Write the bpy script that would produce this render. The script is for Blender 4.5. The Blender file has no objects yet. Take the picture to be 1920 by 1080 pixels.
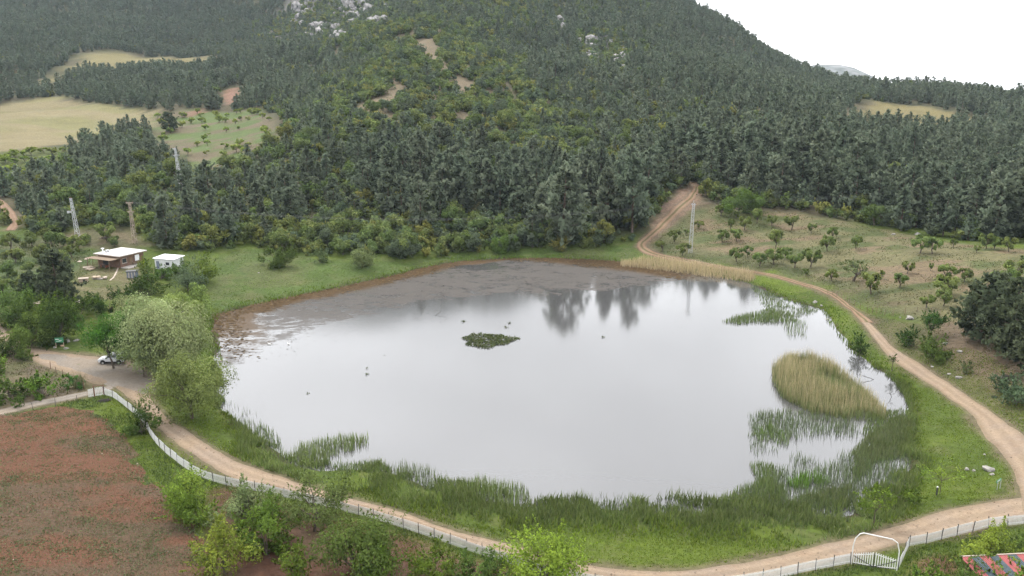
import bpy, math, random
import numpy as np
from mathutils import Vector, Matrix, noise as mnoise

random.seed(7)
rng = np.random.default_rng(7)
scene = bpy.context.scene
R = math.radians

# ------------------------------------------------------------------ camera, sky, sun, exposure
F, PITCH, CAMZ = 1600.0, R(14.04), 52.0            # focal length in pixels of the 1920 wide photograph
cam_data = bpy.data.cameras.new('camera')
cam_data.sensor_width = 36.0
cam_data.lens = 36.0 * F / 1920.0
cam_data.clip_start, cam_data.clip_end = 0.5, 12000.0
cam = bpy.data.objects.new('camera', cam_data)
scene.collection.objects.link(cam)
cam.location = (0, 0, CAMZ)
cam.rotation_euler = (math.pi / 2 - PITCH, 0, 0)
scene.camera = cam

SUN_EL, SUN_AZ = R(52), R(-25)                     # azimuth from +Y towards +X
world = bpy.data.worlds.new('World'); scene.world = world; world.use_nodes = True
wn, wl = world.node_tree.nodes, world.node_tree.links
wn.clear()
sky = wn.new('ShaderNodeTexSky'); sky.sky_type = 'NISHITA'; sky.sun_disc = False
sky.sun_elevation, sky.sun_rotation = SUN_EL, SUN_AZ
sky.air_density, sky.dust_density, sky.ozone_density, sky.altitude = 1.0, 3.5, 0.6, 300
hsv = wn.new('ShaderNodeHueSaturation'); hsv.inputs['Saturation'].default_value = 0.10
tc = wn.new('ShaderNodeTexCoord')
sep = wn.new('ShaderNodeSeparateXYZ'); wl.new(tc.outputs['Generated'], sep.inputs[0])
zc = wn.new('ShaderNodeMath'); zc.operation = 'MAXIMUM'; zc.inputs[1].default_value = 0.12; wl.new(sep.outputs[2], zc.inputs[0])
dv = wn.new('ShaderNodeVectorMath'); dv.operation = 'DIVIDE'; wl.new(tc.outputs['Generated'], dv.inputs[0]); wl.new(zc.outputs[0], dv.inputs[1])
cn = wn.new('ShaderNodeTexNoise'); cn.inputs['Scale'].default_value = 0.8; cn.inputs['Detail'].default_value = 5; cn.inputs['Roughness'].default_value = 0.55
wl.new(dv.outputs[0], cn.inputs['Vector'])
cr = wn.new('ShaderNodeMapRange'); cr.inputs[1].default_value = 0.3; cr.inputs[2].default_value = 0.7; cr.inputs[3].default_value = 0.74; cr.inputs[4].default_value = 1.24
wl.new(cn.outputs['Fac'], cr.inputs[0])
wl.new(sky.outputs[0], hsv.inputs['Color'])
ov = wn.new('ShaderNodeMixRGB'); ov.blend_type = 'MIX'; ov.inputs[0].default_value = 0.72; ov.inputs[2].default_value = (11.6, 11.75, 12.1, 1)
wl.new(hsv.outputs[0], ov.inputs[1])
mulc = wn.new('ShaderNodeVectorMath'); mulc.operation = 'SCALE'; wl.new(ov.outputs[0], mulc.inputs[0]); wl.new(cr.outputs[0], mulc.inputs['Scale'])
bg = wn.new('ShaderNodeBackground'); bg.inputs['Strength'].default_value = 0.1
wl.new(mulc.outputs[0], bg.inputs['Color'])
wo = wn.new('ShaderNodeOutputWorld'); wl.new(bg.outputs[0], wo.inputs['Surface'])

sd_ = bpy.data.lights.new('sun', 'SUN'); sd_.energy = 1.4; sd_.angle = R(14); sd_.color = (1.0, 0.965, 0.91)
sun = bpy.data.objects.new('sun', sd_); scene.collection.objects.link(sun)
sdir = Vector((math.sin(SUN_AZ) * math.cos(SUN_EL), math.cos(SUN_AZ) * math.cos(SUN_EL), math.sin(SUN_EL)))
sun.rotation_euler = (-sdir).to_track_quat('-Z', 'Y').to_euler()
sun.location = (0, 0, 400)

vs = scene.view_settings
vs.view_transform = 'Standard'; vs.look = 'None'; vs.gamma = 1.0; vs.exposure = 1.40; vs.use_curve_mapping = False
scene.render.engine = 'CYCLES'
cy = scene.cycles
cy.max_bounces, cy.diffuse_bounces, cy.glossy_bounces, cy.transmission_bounces, cy.volume_bounces, cy.transparent_max_bounces = 5, 3, 3, 3, 0, 6
cy.use_denoising = True
cy.use_adaptive_sampling = True
cy.adaptive_threshold = 0.02

# ------------------------------------------------------------------ small helpers
SP, CP = math.sin(PITCH), math.cos(PITCH)
def ray(u, v):
    a, b = (u - 960.0) / F, (540.0 - v) / F
    return a, CP + b * SP, -SP + b * CP
def at_t(u, v, t):
    a, b, c = ray(u, v); return (a * t, b * t, CAMZ + c * t)
def at_z(u, v, z=0.0):
    a, b, c = ray(u, v); t = (z - CAMZ) / c; return (a * t, b * t)
def project(x, y, z):
    dz = z - CAMZ
    zc = y * CP - dz * SP
    yc = y * SP + dz * CP
    return 960 + F * x / zc, 540 - F * yc / zc, zc

def vnoise(x, y, s=1.0, seed=0):
    """smooth value noise in 0..1, numpy"""
    x = np.asarray(x, float) / s + seed * 17.31; y = np.asarray(y, float) / s - seed * 9.77
    xi, yi = np.floor(x), np.floor(y)
    fx, fy = x - xi, y - yi
    fx, fy = fx * fx * (3 - 2 * fx), fy * fy * (3 - 2 * fy)
    def h(a, b):
        q = np.sin(a * 127.1 + b * 311.7 + seed * 74.7) * 43758.5453
        return q - np.floor(q)
    return (h(xi, yi) * (1 - fx) + h(xi + 1, yi) * fx) * (1 - fy) + (h(xi, yi + 1) * (1 - fx) + h(xi + 1, yi + 1) * fx) * fy
def fbm(x, y, s, seed=0, o=4):
    a, t, n = 1.0, 0.0, 0.0
    for k in range(o):
        t = t + a * vnoise(x, y, s / 2 ** k, seed + k); n += a; a *= 0.5
    return t / n
def sstep(a, b, x):
    t = np.clip((x - a) / (b - a), 0, 1); return t * t * (3 - 2 * t)
def inside(poly, x, y):
    x = np.asarray(x, float); y = np.asarray(y, float)
    r = np.zeros(x.shape, bool); n = len(poly); j = n - 1
    for i in range(n):
        xi, yi = poly[i][0], poly[i][1]; xj, yj = poly[j][0], poly[j][1]
        c = ((yi > y) != (yj > y)) & (x < (xj - xi) * (y - yi) / ((yj - yi) or 1e-9) + xi)
        r ^= c; j = i
    return r
def segdist(poly, x, y, closed=True):
    x = np.asarray(x, float); y = np.asarray(y, float)
    d = np.full(x.shape, 1e9); n = len(poly)
    for i in range(n if closed else n - 1):
        ax, ay = poly[i][0], poly[i][1]; bx, by = poly[(i + 1) % n][0], poly[(i + 1) % n][1]
        vx, vy = bx - ax, by - ay; L = vx * vx + vy * vy + 1e-9
        t = np.clip(((x - ax) * vx + (y - ay) * vy) / L, 0, 1)
        d = np.minimum(d, np.hypot(x - ax - t * vx, y - ay - t * vy))
    return d
def sdf(poly, x, y):                                # positive outside
    d = segdist(poly, x, y); return np.where(inside(poly, x, y), -d, d)

# ------------------------------------------------------------------ terrain: control heights read off the view, interpolated
POND_PX = [(400,590),(470,572),(560,553),(660,533),(740,515),(810,498),(870,489),(960,484),(1060,484),(1160,490),(1240,503),
    (1330,516),(1400,528),(1440,545),(1480,563),(1545,580),(1565,612),(1595,652),(1645,690),(1685,718),(1712,752),(1712,785),
    (1702,830),(1712,870),(1702,915),(1660,948),(1600,968),(1530,975),(1440,968),(1330,962),(1200,958),(1080,955),(1000,958),
    (930,945),(860,915),(800,915),(740,890),(680,880),(600,880),(540,868),(490,835),(440,800),(415,760),(408,700),(402,650)]
POND = [at_z(u, v) for u, v in POND_PX]

CTRL = []
def cz(u, v, z): x, y = at_z(u, v, z); CTRL.append((x, y, z))
def ct(u, v, t):
    k = 1 - 0.24 * min(max((u - 430) / 230, 0), 1)          # the central mountain stands close behind the pond
    CTRL.append(at_t(u, v, 275 + (t - 275) * k if t > 275 else t))
for u, v, z in [(0,640,1.6),(100,690,1.4),(220,700,1.2),(330,800,1.0),(450,880,1.0),(600,930,1.0),(800,985,1.0),(1000,1045,1.0),
    (1200,1075,1.1),(1400,1065,1.2),(1600,1025,1.3),(1760,965,1.5),(1900,930,1.8),(0,800,1.6),(150,850,1.4),(0,1070,1.5),(300,1070,1.4),
    (700,1075,1.2),(1800,1075,1.6),(1900,1030,1.9),(-300,900,2.0),(-300,700,2.2),(2300,900,3.0),(2300,700,5.0),
    (0,560,2.4),(100,560,2.4),(230,500,3.0),(320,500,3.0),(150,450,4.5),(253,455,4.5),(0,450,5),(400,470,3.5),(450,530,1.2),(560,510,1.5),
    (650,490,1.8),(760,488,2.0),(900,468,1.6),(1000,464,1.6),(1100,466,1.6),(1200,465,1.6),(1294,472,2.0),(1260,430,4.0),(1300,365,11),
    (1400,500,1.8),(1500,528,1.8),(1400,440,4.5),(1360,400,7.5),(1480,425,6),(1600,450,6),(1600,520,3),(1700,520,4.5),(1750,470,7),
    (1880,470,8),(1800,560,4),(1640,600,1.8),(1720,680,1.8),(1800,640,3.2),(1900,600,5),(1900,750,3),(1830,790,1.8),(2100,560,8),(2100,480,10)]:
    cz(u, v, z)
for u, v, t in [  # hillside and mountain
    (-250,300,420),(-250,200,640),(-250,100,860),(-250,0,1150),(-250,-120,1450),
    (0,400,285),(0,345,345),(0,285,410),(0,240,500),(0,190,640),(0,100,820),(0,0,1130),(0,-130,1380),(0,-270,1560),
    (140,400,275),(120,285,415),(130,240,520),(110,180,660),(130,130,790),(130,60,960),
    (300,400,275),(340,352,315),(300,265,445),(330,212,560),(250,160,700),(250,112,900),(330,105,930),(250,50,1060),(250,0,1200),(250,-130,1380),(250,-270,1560),
    (420,320,355),(400,260,450),(450,210,550),(430,180,640),(450,120,830),(520,60,1080),(500,0,1230),(500,-130,1380),(500,-270,1560),
    (480,420,278),(520,350,320),(520,290,380),(560,230,470),(600,180,590),(620,130,720),(620,70,1020),(640,0,1240),(640,-130,1400),(640,-270,1640),
    (650,420,276),(650,340,325),(650,270,390),(690,210,470),(720,175,530),(740,130,610),(770,85,690),(800,45,780),(830,0,960),(820,-130,1350),(820,-220,1560),
    (800,420,276),(800,330,340),(800,250,430),(850,200,500),(860,160,560),(880,110,650),(900,60,790),
    (1000,400,295),(1000,300,390),(1000,200,540),(1000,100,780),(1000,0,1060),(1000,-130,1350),(1000,-180,1480),
    (1150,400,295),(1150,300,390),(1130,200,540),(1130,110,760),(1150,50,900),(1130,0,1010),(1160,-60,1150),
    (1300,300,390),(1300,200,560),(1300,120,740),(1270,60,890),(1245,22,990),(1312,80,930),(1375,126,880),(1500,152,860),(1580,168,800),
    (1500,350,330),(1500,270,430),(1500,200,570),(1650,182,750),(1650,212,640),(1720,218,620),(1800,208,660),(1800,228,600),
    (1700,350,330),(1700,280,430),(1900,430,272),(1900,350,330),(1900,280,420),(1920,220,600),(1920,246,520),(2150,232,600),(2150,300,420),(2150,400,290)]:
    ct(u, v, t)
for x, y, z in [(260,1500,-10),(480,1500,-40),(700,1400,-60),(820,1100,-50),(900,850,-30),(460,1200,0),(560,1000,-5),(640,850,0),(330,1350,10),
    (0,2600,40),(1500,2600,-80),(-900,2600,120),(-600,2100,330),(0,1900,240),(-300,2200,300),(-1500,1600,160),
    (0,60,1.4),(-60,60,1.6),(60,60,1.6)]:
    CTRL.append((x, y, z))
C = np.array(CTRL)
def _sq(x, y):
    yy = np.maximum(y, 45.0)
    return np.clip(x / yy, -0.85, 0.85) * 1.6, 1.25 * np.log(yy / 100.0)
_cs, _cq = _sq(C[:, 0], C[:, 1])
def _ker(r2): return np.sqrt(r2 + 0.0025)
_n = len(C)
_A = np.zeros((_n + 3, _n + 3))
_A[:_n, :_n] = _ker((_cs[:, None] - _cs) ** 2 + (_cq[:, None] - _cq) ** 2) - np.eye(_n) * 0.004
_P = np.stack([np.ones(_n), _cs, _cq], 1); _A[:_n, _n:] = _P; _A[_n:, :_n] = _P.T
_W = np.linalg.solve(_A, np.concatenate([C[:, 2], np.zeros(3)]))
def height(x, y):
    x = np.asarray(x, float); y = np.asarray(y, float)
    shp = x.shape; x = x.ravel(); y = y.ravel()
    s, q = _sq(x, y)
    z = _W[_n] + _W[_n + 1] * s + _W[_n + 2] * q
    for i in range(_n):
        z = z + _W[i] * _ker((s - _cs[i]) ** 2 + (q - _cq[i]) ** 2)
    far = np.clip((y - 270) / 500, 0, 1)
    z = z + far * (fbm(x, y, 120, 3) - 0.5) * 26 + far * (fbm(x, y, 34, 5) - 0.5) * 7
    z = z + (vnoise(x, y, 9, 11) - 0.5) * 0.16
    m = (np.abs(x) < 150) & (y > 70) & (y < 300)
    if m.any():
        d = sdf(POND, x[m], y[m]) + (vnoise(x[m], y[m], 6, 2) - 0.5) * 1.6
        zb = np.where(d > 0, 0.75 * (1 - np.exp(-np.maximum(d, 0) / 3.0)) + 0.03, np.maximum(-1.3, 0.16 * d))
        w = sstep(2.0, 16.0, d)
        zz = np.maximum(z[m], 0.55)
        z[m] = zb * (1 - w) + zz * w
    return z.reshape(shp)
def hz(x, y): return float(height(np.array([x]), np.array([y]))[0])
_T = np.concatenate([np.arange(50, 330, 1.5), np.geomspace(330, 3000, 400)])
def hit(u, v):
    """point of the terrain seen at this place of the photograph"""
    a, b, c = ray(u, v)
    d = CAMZ + c * _T - height(a * _T, b * _T)
    k = np.argmax(d < 0)
    if not (d < 0).any(): return None
    if k == 0: t = _T[0]
    else: t = _T[k - 1] + (_T[k] - _T[k - 1]) * d[k - 1] / (d[k - 1] - d[k])
    return Vector((a * t, b * t, hz(a * t, b * t)))
def hits(pts): return [(p.x, p.y) for p in (hit(u, v) for u, v in pts) if p is not None]

# ------------------------------------------------------------------ mesh helpers
def link(o):
    scene.collection.objects.link(o); return o
def tag(o, label=None, cat=None, group=None, kind=None):
    if label: o['label'] = label
    if cat: o['category'] = cat
    if group: o['group'] = group
    if kind: o['kind'] = kind
    return o
def empty(name, loc, rz=0.0, label=None, cat=None, group=None):
    o = bpy.data.objects.new(name, None); link(o)
    o.location = loc; o.rotation_euler = (0, 0, rz); o.empty_display_size = 0.5
    return tag(o, label, cat, group)
def obj(name, me, parent=None, loc=None):
    o = bpy.data.objects.new(name, me); link(o)
    if parent is not None: o.parent = parent
    if loc is not None: o.location = loc
    return o
def soft_normals(me, nrm):
    me.polygons.foreach_set('use_smooth', np.ones(len(me.polygons), bool))
    me.normals_split_custom_set_from_vertices(np.asarray(nrm, np.float32).tolist())
def mesh_np(name, co, faces_n, k, mats, cols=None, smooth=False, midx=None, nrm=None):
    """co (n,3); faces_n (m,k) index array; cols (n,3) vertex colours"""
    me = bpy.data.meshes.new(name)
    co = np.asarray(co, np.float32); f = np.asarray(faces_n, np.int32)
    me.vertices.add(len(co)); me.vertices.foreach_set('co', co.ravel())
    me.loops.add(f.size); me.loops.foreach_set('vertex_index', f.ravel())
    me.polygons.add(len(f)); me.polygons.foreach_set('loop_start', np.arange(0, f.size, k, dtype=np.int32))
    try: me.polygons.foreach_set('loop_total', np.full(len(f), k, np.int32))
    except Exception: pass
    if smooth: me.polygons.foreach_set('use_smooth', np.ones(len(f), bool))
    for m in (mats if isinstance(mats, (list, tuple)) else [mats]): me.materials.append(m)
    if midx is not None: me.polygons.foreach_set('material_index', np.asarray(midx, np.int32))
    if cols is not None:
        at = me.color_attributes.new('col', 'FLOAT_COLOR', 'POINT')
        c = np.ones((len(co), 4), np.float32); c[:, :3] = cols; at.data.foreach_set('color', c.ravel())
    me.update(calc_edges=True)
    if nrm is not None: soft_normals(me, nrm)
    return me
class MB:
    """collects boxes, bars, tubes and prisms, builds ONE mesh"""
    def __init__(s): s.v, s.f, s.m = [], [], []
    def add(s, vs, fs, mi=0):
        o = len(s.v); s.v += [tuple(p) for p in vs]; s.f += [tuple(i + o for i in f) for f in fs]; s.m += [mi] * len(fs); return s
    def box(s, c, d, rz=0.0, mi=0):
        cx, cy_, cz_ = c; a, b, h = d[0] / 2, d[1] / 2, d[2] / 2; co, si = math.cos(rz), math.sin(rz)
        vs = [(cx + x * co - y * si, cy_ + x * si + y * co, cz_ + z) for z in (-h, h) for x, y in ((-a, -b), (a, -b), (a, b), (-a, b))]
        return s.add(vs, [(3, 2, 1, 0), (4, 5, 6, 7), (0, 1, 5, 4), (1, 2, 6, 5), (2, 3, 7, 6), (3, 0, 4, 7)], mi)
    def bar(s, p, q, w, h=None, mi=0):
        p, q = Vector(p), Vector(q); d = (q - p); h = h or w
        if d.length < 1e-6: return s
        d.normalize(); x = d.cross(Vector((0, 0, 1)))
        if x.length < 1e-3: x = Vector((1, 0, 0))
        x.normalize(); y = x.cross(d).normalized(); x = x * w / 2; y = y * h / 2
        return s.add([p - x - y, p + x - y, p + x + y, p - x + y, q - x - y, q + x - y, q + x + y, q - x + y],
                     [(3, 2, 1, 0), (4, 5, 6, 7), (0, 1, 5, 4), (1, 2, 6, 5), (2, 3, 7, 6), (3, 0, 4, 7)], mi)
    def tube(s, pts, rad, n=6, cap=True, mi=0):
        pts = [Vector(p) for p in pts]; rad = rad if isinstance(rad, (list, tuple)) else [rad] * len(pts)
        vs, fs = [], []; up = Vector((0.13, 0.31, 1)).normalized()
        for i, p in enumerate(pts):
            d = (pts[min(i + 1, len(pts) - 1)] - pts[max(i - 1, 0)])
            d = d.normalized() if d.length > 1e-9 else Vector((0, 0, 1))
            x = d.cross(up)
            if x.length < 1e-3: x = d.cross(Vector((1, 0, 0)))
            x.normalize(); y = d.cross(x)
            for k in range(n):
                a = 2 * math.pi * k / n; vs.append(p + (x * math.cos(a) + y * math.sin(a)) * rad[i])
        for i in range(len(pts) - 1):
            for k in range(n): fs.append((i * n + k, i * n + (k + 1) % n, (i + 1) * n + (k + 1) % n, (i + 1) * n + k))
        if cap: fs += [tuple(range(n - 1, -1, -1)), tuple(range((len(pts) - 1) * n, len(pts) * n))]
        return s.add(vs, fs, mi)
    def quad(s, a, b, c, d, mi=0): return s.add([a, b, c, d], [(0, 1, 2, 3)], mi)
    def prism(s, poly, z0, z1, mi=0):
        n = len(poly); vs = [(x, y, z0) for x, y in poly] + [(x, y, z1) for x, y in poly]
        return s.add(vs, [tuple(range(n - 1, -1, -1)), tuple(range(n, 2 * n))] + [(i, (i + 1) % n, n + (i + 1) % n, n + i) for i in range(n)], mi)
    def mesh(s, name, mats, smooth=False):
        me = bpy.data.meshes.new(name); me.from_pydata(s.v, [], s.f)
        for m in (mats if isinstance(mats, (list, tuple)) else [mats]): me.materials.append(m)
        me.polygons.foreach_set('material_index', np.array(s.m, np.int32))
        if smooth: me.polygons.foreach_set('use_smooth', np.ones(len(s.f), bool))
        me.update(); return me
    def build(s, name, mats, parent=None, loc=None, smooth=False): return obj(name, s.mesh(name, mats, smooth), parent, loc)

# ------------------------------------------------------------------ materials
M = {}
def new_mat(name):
    m = bpy.data.materials.new(name); m.use_nodes = True; m.node_tree.nodes.clear()
    return m, m.node_tree.nodes, m.node_tree.links
def mat_plain(name, col, rough=0.7, metal=0.0, nscale=6.0, namp=0.25, bump=0.0, spec=0.3, coat=0.0, col2=None, c2scale=2.0):
    m, n, l = new_mat(name)
    out = n.new('ShaderNodeOutputMaterial'); b = n.new('ShaderNodeBsdfPrincipled'); l.new(b.outputs[0], out.inputs[0])
    b.inputs['Roughness'].default_value = rough; b.inputs['Metallic'].default_value = metal
    b.inputs['Specular IOR Level'].default_value = spec; b.inputs['Coat Weight'].default_value = coat
    t = n.new('ShaderNodeTexCoord'); nz = n.new('ShaderNodeTexNoise'); nz.inputs['Scale'].default_value = nscale; nz.inputs['Detail'].default_value = 5
    l.new(t.outputs['Object'], nz.inputs['Vector'])
    mr = n.new('ShaderNodeMapRange'); mr.inputs[1].default_value = 0.25; mr.inputs[2].default_value = 0.75
    mr.inputs[3].default_value = 1 - namp; mr.inputs[4].default_value = 1 + namp; l.new(nz.outputs['Fac'], mr.inputs[0])
    sc = n.new('ShaderNodeVectorMath'); sc.operation = 'SCALE'; l.new(mr.outputs[0], sc.inputs['Scale'])
    if col2 is not None:
        n2 = n.new('ShaderNodeTexNoise'); n2.inputs['Scale'].default_value = c2scale; n2.inputs['Detail'].default_value = 6; l.new(t.outputs['Object'], n2.inputs['Vector'])
        rp = n.new('ShaderNodeMapRange'); rp.inputs[1].default_value = 0.42; rp.inputs[2].default_value = 0.62; l.new(n2.outputs['Fac'], rp.inputs[0])
        mx = n.new('ShaderNodeMixRGB'); mx.inputs[1].default_value = (*col, 1); mx.inputs[2].default_value = (*col2, 1); l.new(rp.outputs[0], mx.inputs[0])
        l.new(mx.outputs[0], sc.inputs[0])
    else: sc.inputs[0].default_value = col
    l.new(sc.outputs[0], b.inputs['Base Color'])
    if bump:
        bp = n.new('ShaderNodeBump'); bp.inputs['Strength'].default_value = bump; bp.inputs['Distance'].default_value = 0.05
        l.new(nz.outputs['Fac'], bp.inputs['Height']); l.new(bp.outputs[0], b.inputs['Normal'])
    M[name] = m; return m
def mat_foliage(name, trans=0.38, vary=0.18, huev=0.018):
    """colour from the leaves' own vertex colours, each plant a little different"""
    m, n, l = new_mat(name)
    out = n.new('ShaderNodeOutputMaterial')
    at = n.new('ShaderNodeAttribute'); at.attribute_name = 'col'
    oi = n.new('ShaderNodeObjectInfo')
    h = n.new('ShaderNodeHueSaturation'); l.new(at.outputs['Color'], h.inputs['Color'])
    a = n.new('ShaderNodeMapRange'); a.inputs[3].default_value = 1 - vary; a.inputs[4].default_value = 1 + vary; l.new(oi.outputs['Random'], a.inputs[0]); l.new(a.outputs[0], h.inputs['Value'])
    ml = n.new('ShaderNodeMath'); ml.operation = 'MULTIPLY'; ml.inputs[1].default_value = 7.31; l.new(oi.outputs['Random'], ml.inputs[0])
    fr = n.new('ShaderNodeMath'); fr.operation = 'FRACT'; l.new(ml.outputs[0], fr.inputs[0])
    b = n.new('ShaderNodeMapRange'); b.inputs[3].default_value = 0.5 - huev; b.inputs[4].default_value = 0.5 + huev; l.new(fr.outputs[0], b.inputs[0]); l.new(b.outputs[0], h.inputs['Hue'])
    d = n.new('ShaderNodeBsdfDiffuse'); t = n.new('ShaderNodeBsdfTranslucent')
    l.new(h.outputs[0], d.inputs[0]); l.new(h.outputs[0], t.inputs[0])
    mx = n.new('ShaderNodeMixShader'); mx.inputs[0].default_value = trans; l.new(d.outputs[0], mx.inputs[1]); l.new(t.outputs[0], mx.inputs[2])
    l.new(mx.outputs[0], out.inputs[0])
    M[name] = m; return m
mat_foliage('foliage'); mat_foliage('blades', 0.25, 0.0, 0.0)
mat_plain('bark', (0.085, 0.068, 0.052), 0.9, nscale=9, namp=0.4, bump=0.6)
mat_plain('pine_bark', (0.10, 0.072, 0.055), 0.9, nscale=7, namp=0.4, bump=0.6)
mat_plain('white_paint', (0.60, 0.59, 0.58), 0.6, nscale=3, namp=0.14)
mat_plain('dark_metal', (0.05, 0.048, 0.05), 0.55, 0.2, namp=0.3)
mat_plain('steel', (0.42, 0.43, 0.43), 0.5, 0.35, nscale=4, namp=0.2)
mat_plain('rusty_steel', (0.33, 0.27, 0.215), 0.75, 0.2, nscale=3, namp=0.35)
mat_plain('rust', (0.14, 0.075, 0.05), 0.85, nscale=8, namp=0.4)
mat_plain('roof_white', (0.46, 0.44, 0.42), 0.8, nscale=0.9, namp=0.16, col2=(0.36, 0.33, 0.31), c2scale=0.35)
mat_plain('sheet_white', (0.75, 0.76, 0.78), 0.45, nscale=1.0, namp=0.06)
mat_plain('wall_white', (0.55, 0.56, 0.56), 0.8, nscale=1.5, namp=0.12)
mat_plain('wall_brown', (0.17, 0.10, 0.072), 0.9, nscale=5, namp=0.3, bump=0.4, col2=(0.115, 0.078, 0.058), c2scale=1.3)
mat_plain('plaster', (0.34, 0.28, 0.23), 0.9, nscale=3, namp=0.2)
mat_plain('concrete', (0.33, 0.30, 0.27), 0.9, nscale=3, namp=0.2, bump=0.3)
mat_plain('brick', (0.26, 0.105, 0.065), 0.9, nscale=14, namp=0.3)
mat_plain('timber', (0.16, 0.115, 0.075), 0.85, nscale=10, namp=0.35)
mat_plain('pale_timber', (0.33, 0.26, 0.19), 0.85, nscale=10, namp=0.3)
mat_plain('glass', (0.03, 0.035, 0.04), 0.12, spec=0.5, namp=0.05)
mat_plain('car_paint', (0.55, 0.56, 0.58), 0.3, 0.1, namp=0.03, coat=0.5)
mat_plain('car_black', (0.02, 0.02, 0.022), 0.5, namp=0.1)
mat_plain('rubber', (0.022, 0.022, 0.022), 0.85, namp=0.2)
mat_plain('alloy', (0.45, 0.45, 0.46), 0.35, 0.7, namp=0.05)
mat_plain('lamp_red', (0.35, 0.02, 0.02), 0.3, namp=0.05)
mat_plain('lamp_clear', (0.6, 0.6, 0.62), 0.15, namp=0.03)
mat_plain('sign_green', (0.05, 0.19, 0.10), 0.5, nscale=4, namp=0.2)
mat_plain('rock', (0.26, 0.245, 0.22), 0.95, nscale=3, namp=0.35, bump=0.8, col2=(0.16, 0.15, 0.135), c2scale=1.2)
mat_plain('cliff', (0.30, 0.285, 0.275), 0.95, nscale=2.2, namp=0.45, bump=1.0, col2=(0.15, 0.145, 0.138), c2scale=1.4)
mat_plain('far_slope', (0.085, 0.095, 0.085), 0.95, nscale=0.05, namp=0.3, col2=(0.17, 0.17, 0.165), c2scale=0.02)
mat_plain('warm_rock', (0.36, 0.24, 0.16), 0.95, nscale=3, namp=0.3, bump=0.8)
mat_plain('roof_red', (0.27, 0.072, 0.07), 0.55, nscale=2, namp=0.15)
mat_plain('roof_grey', (0.052, 0.072, 0.082), 0.55, nscale=2, namp=0.2)
mat_plain('cable', (0.10, 0.10, 0.105), 0.5, namp=0.05)
mat_plain('feather', (0.8, 0.79, 0.76), 0.8, namp=0.05)
mat_plain('beak', (0.5, 0.22, 0.05), 0.6, namp=0.1)
mat_plain('driftwood', (0.055, 0.048, 0.042), 0.9, nscale=6, namp=0.3)
mat_plain('blue_grey', (0.13, 0.15, 0.19), 0.9, nscale=3, namp=0.4)
# ------------------------------------------------------------------ land cover regions (places of the photograph laid on the terrain)
P = {}
for k, pts in dict(
    yellow=[(-40,205),(0,195),(60,186),(110,181),(180,196),(260,205),(300,212),(300,235),(220,250),(140,268),(60,280),(0,287),(-40,290)],
    upper=[(165,99),(220,97),(300,108),(410,110),(330,122),(240,128),(195,131),(160,126),(130,139),(95,156),(88,152),(120,132),(150,115)],
    pale=[(290,218),(360,205),(480,203),(515,228),(512,265),(460,295),(405,325),(375,328),(350,292),(295,268)],
    redcut=[(413,178),(430,166),(450,164),(453,184),(430,198)],
    redcut2=[(350,212),(380,204),(385,212),(360,218)],
    strip=[(662,206),(700,188),(752,168),(757,176),(715,197),(668,214)],
    bald=[(832,160),(868,149),(892,160),(866,174)],
    bald2=[(770,76),(812,74),(824,92),(812,104),(842,128),(838,142),(815,128),(792,98)],
    bald3=[(700,130),(745,148),(760,165),(742,166),(712,150)],
    rclear=[(1588,214),(1640,190),(1662,194),(1722,199),(1765,208),(1840,226),(1800,242),(1700,238),(1610,228)],
    lime=[(-40,292),(0,286),(60,282),(140,272),(150,290),(110,325),(60,345),(0,350),(-40,350)],
    bank=[(1196,462),(1215,440),(1232,402),(1268,362),(1298,342),(1316,344),(1322,380),(1300,392),(1262,425),(1240,445),(1215,468)],
    orchard=[(1205,474),(1245,440),(1300,398),(1345,388),(1500,400),(1640,428),(1760,450),(1840,462),(1960,474),(2040,480),(2040,640),(1920,640),(1800,620),
             (1700,596),(1610,560),(1520,524),(1440,506),(1330,492),(1250,480)],
    yard=[(150,500),(182,490),(270,500),(285,505),(290,525),(262,560),(150,565),(125,540)],
    pylon=[(90,445),(140,428),(250,425),(285,458),(230,466),(110,462)],
    meadow=[(400,588),(392,560),(400,520),(400,485),(470,468),(530,470),(560,480),(640,492),(760,492),(860,478),(1000,468),(1195,460),(1200,480),(1160,492),
            (1060,486),(960,486),(870,491),(810,500),(740,517),(660,535),(560,555),(470,574)],
    garden=[(-60,440),(100,450),(180,470),(180,500),(120,545),(0,570),(-60,570)],
    rightbank=[(1608,592),(1700,602),(1800,622),(1960,640),(1960,830),(1900,800),(1820,745),(1720,680),(1640,615)],
    rightdirt=[(1750,600),(1830,610),(1960,640),(1960,700),(1870,730),(1800,690),(1760,650)],
    leftlot=[(-40,655),(20,660),(70,680),(170,735),(140,745),(0,775),(-40,780)],
    field=[(-200,800),(0,778),(70,768),(130,765),(185,778),(215,800),(240,840),(270,885),(300,925),(330,965),(370,1000),(385,1040),(420,1075),(440,1120),(300,1200),(-150,1250),(-260,1000)],
    soil=[(392,915),(440,922),(520,940),(590,960),(680,985),(760,1010),(850,1045),(960,1075),(1000,1110),(700,1150),(440,1120),(420,1070),(388,1010),(380,960)],
    shed=[(1690,1052),(1750,1040),(1800,1046),(1790,1080),(1700,1080)],
    cliff1=[(500,70),(520,20),(560,-40),(720,-40),(745,30),(715,70),(650,80),(560,78)],
    cliff2=[(1085,80),(1105,62),(1150,72),(1178,105),(1168,135),(1120,140),(1085,118)],
    cliff3=[(1005,30),(1045,32),(1085,60),(1060,62),(1010,55)],
    spur=[(630,238),(688,178),(718,112),(752,52),(850,56),(890,108),(950,150),(1005,222),(985,285),(880,252),(790,238),(700,252)],
    ).items():
    P[k] = hits(pts)
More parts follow.
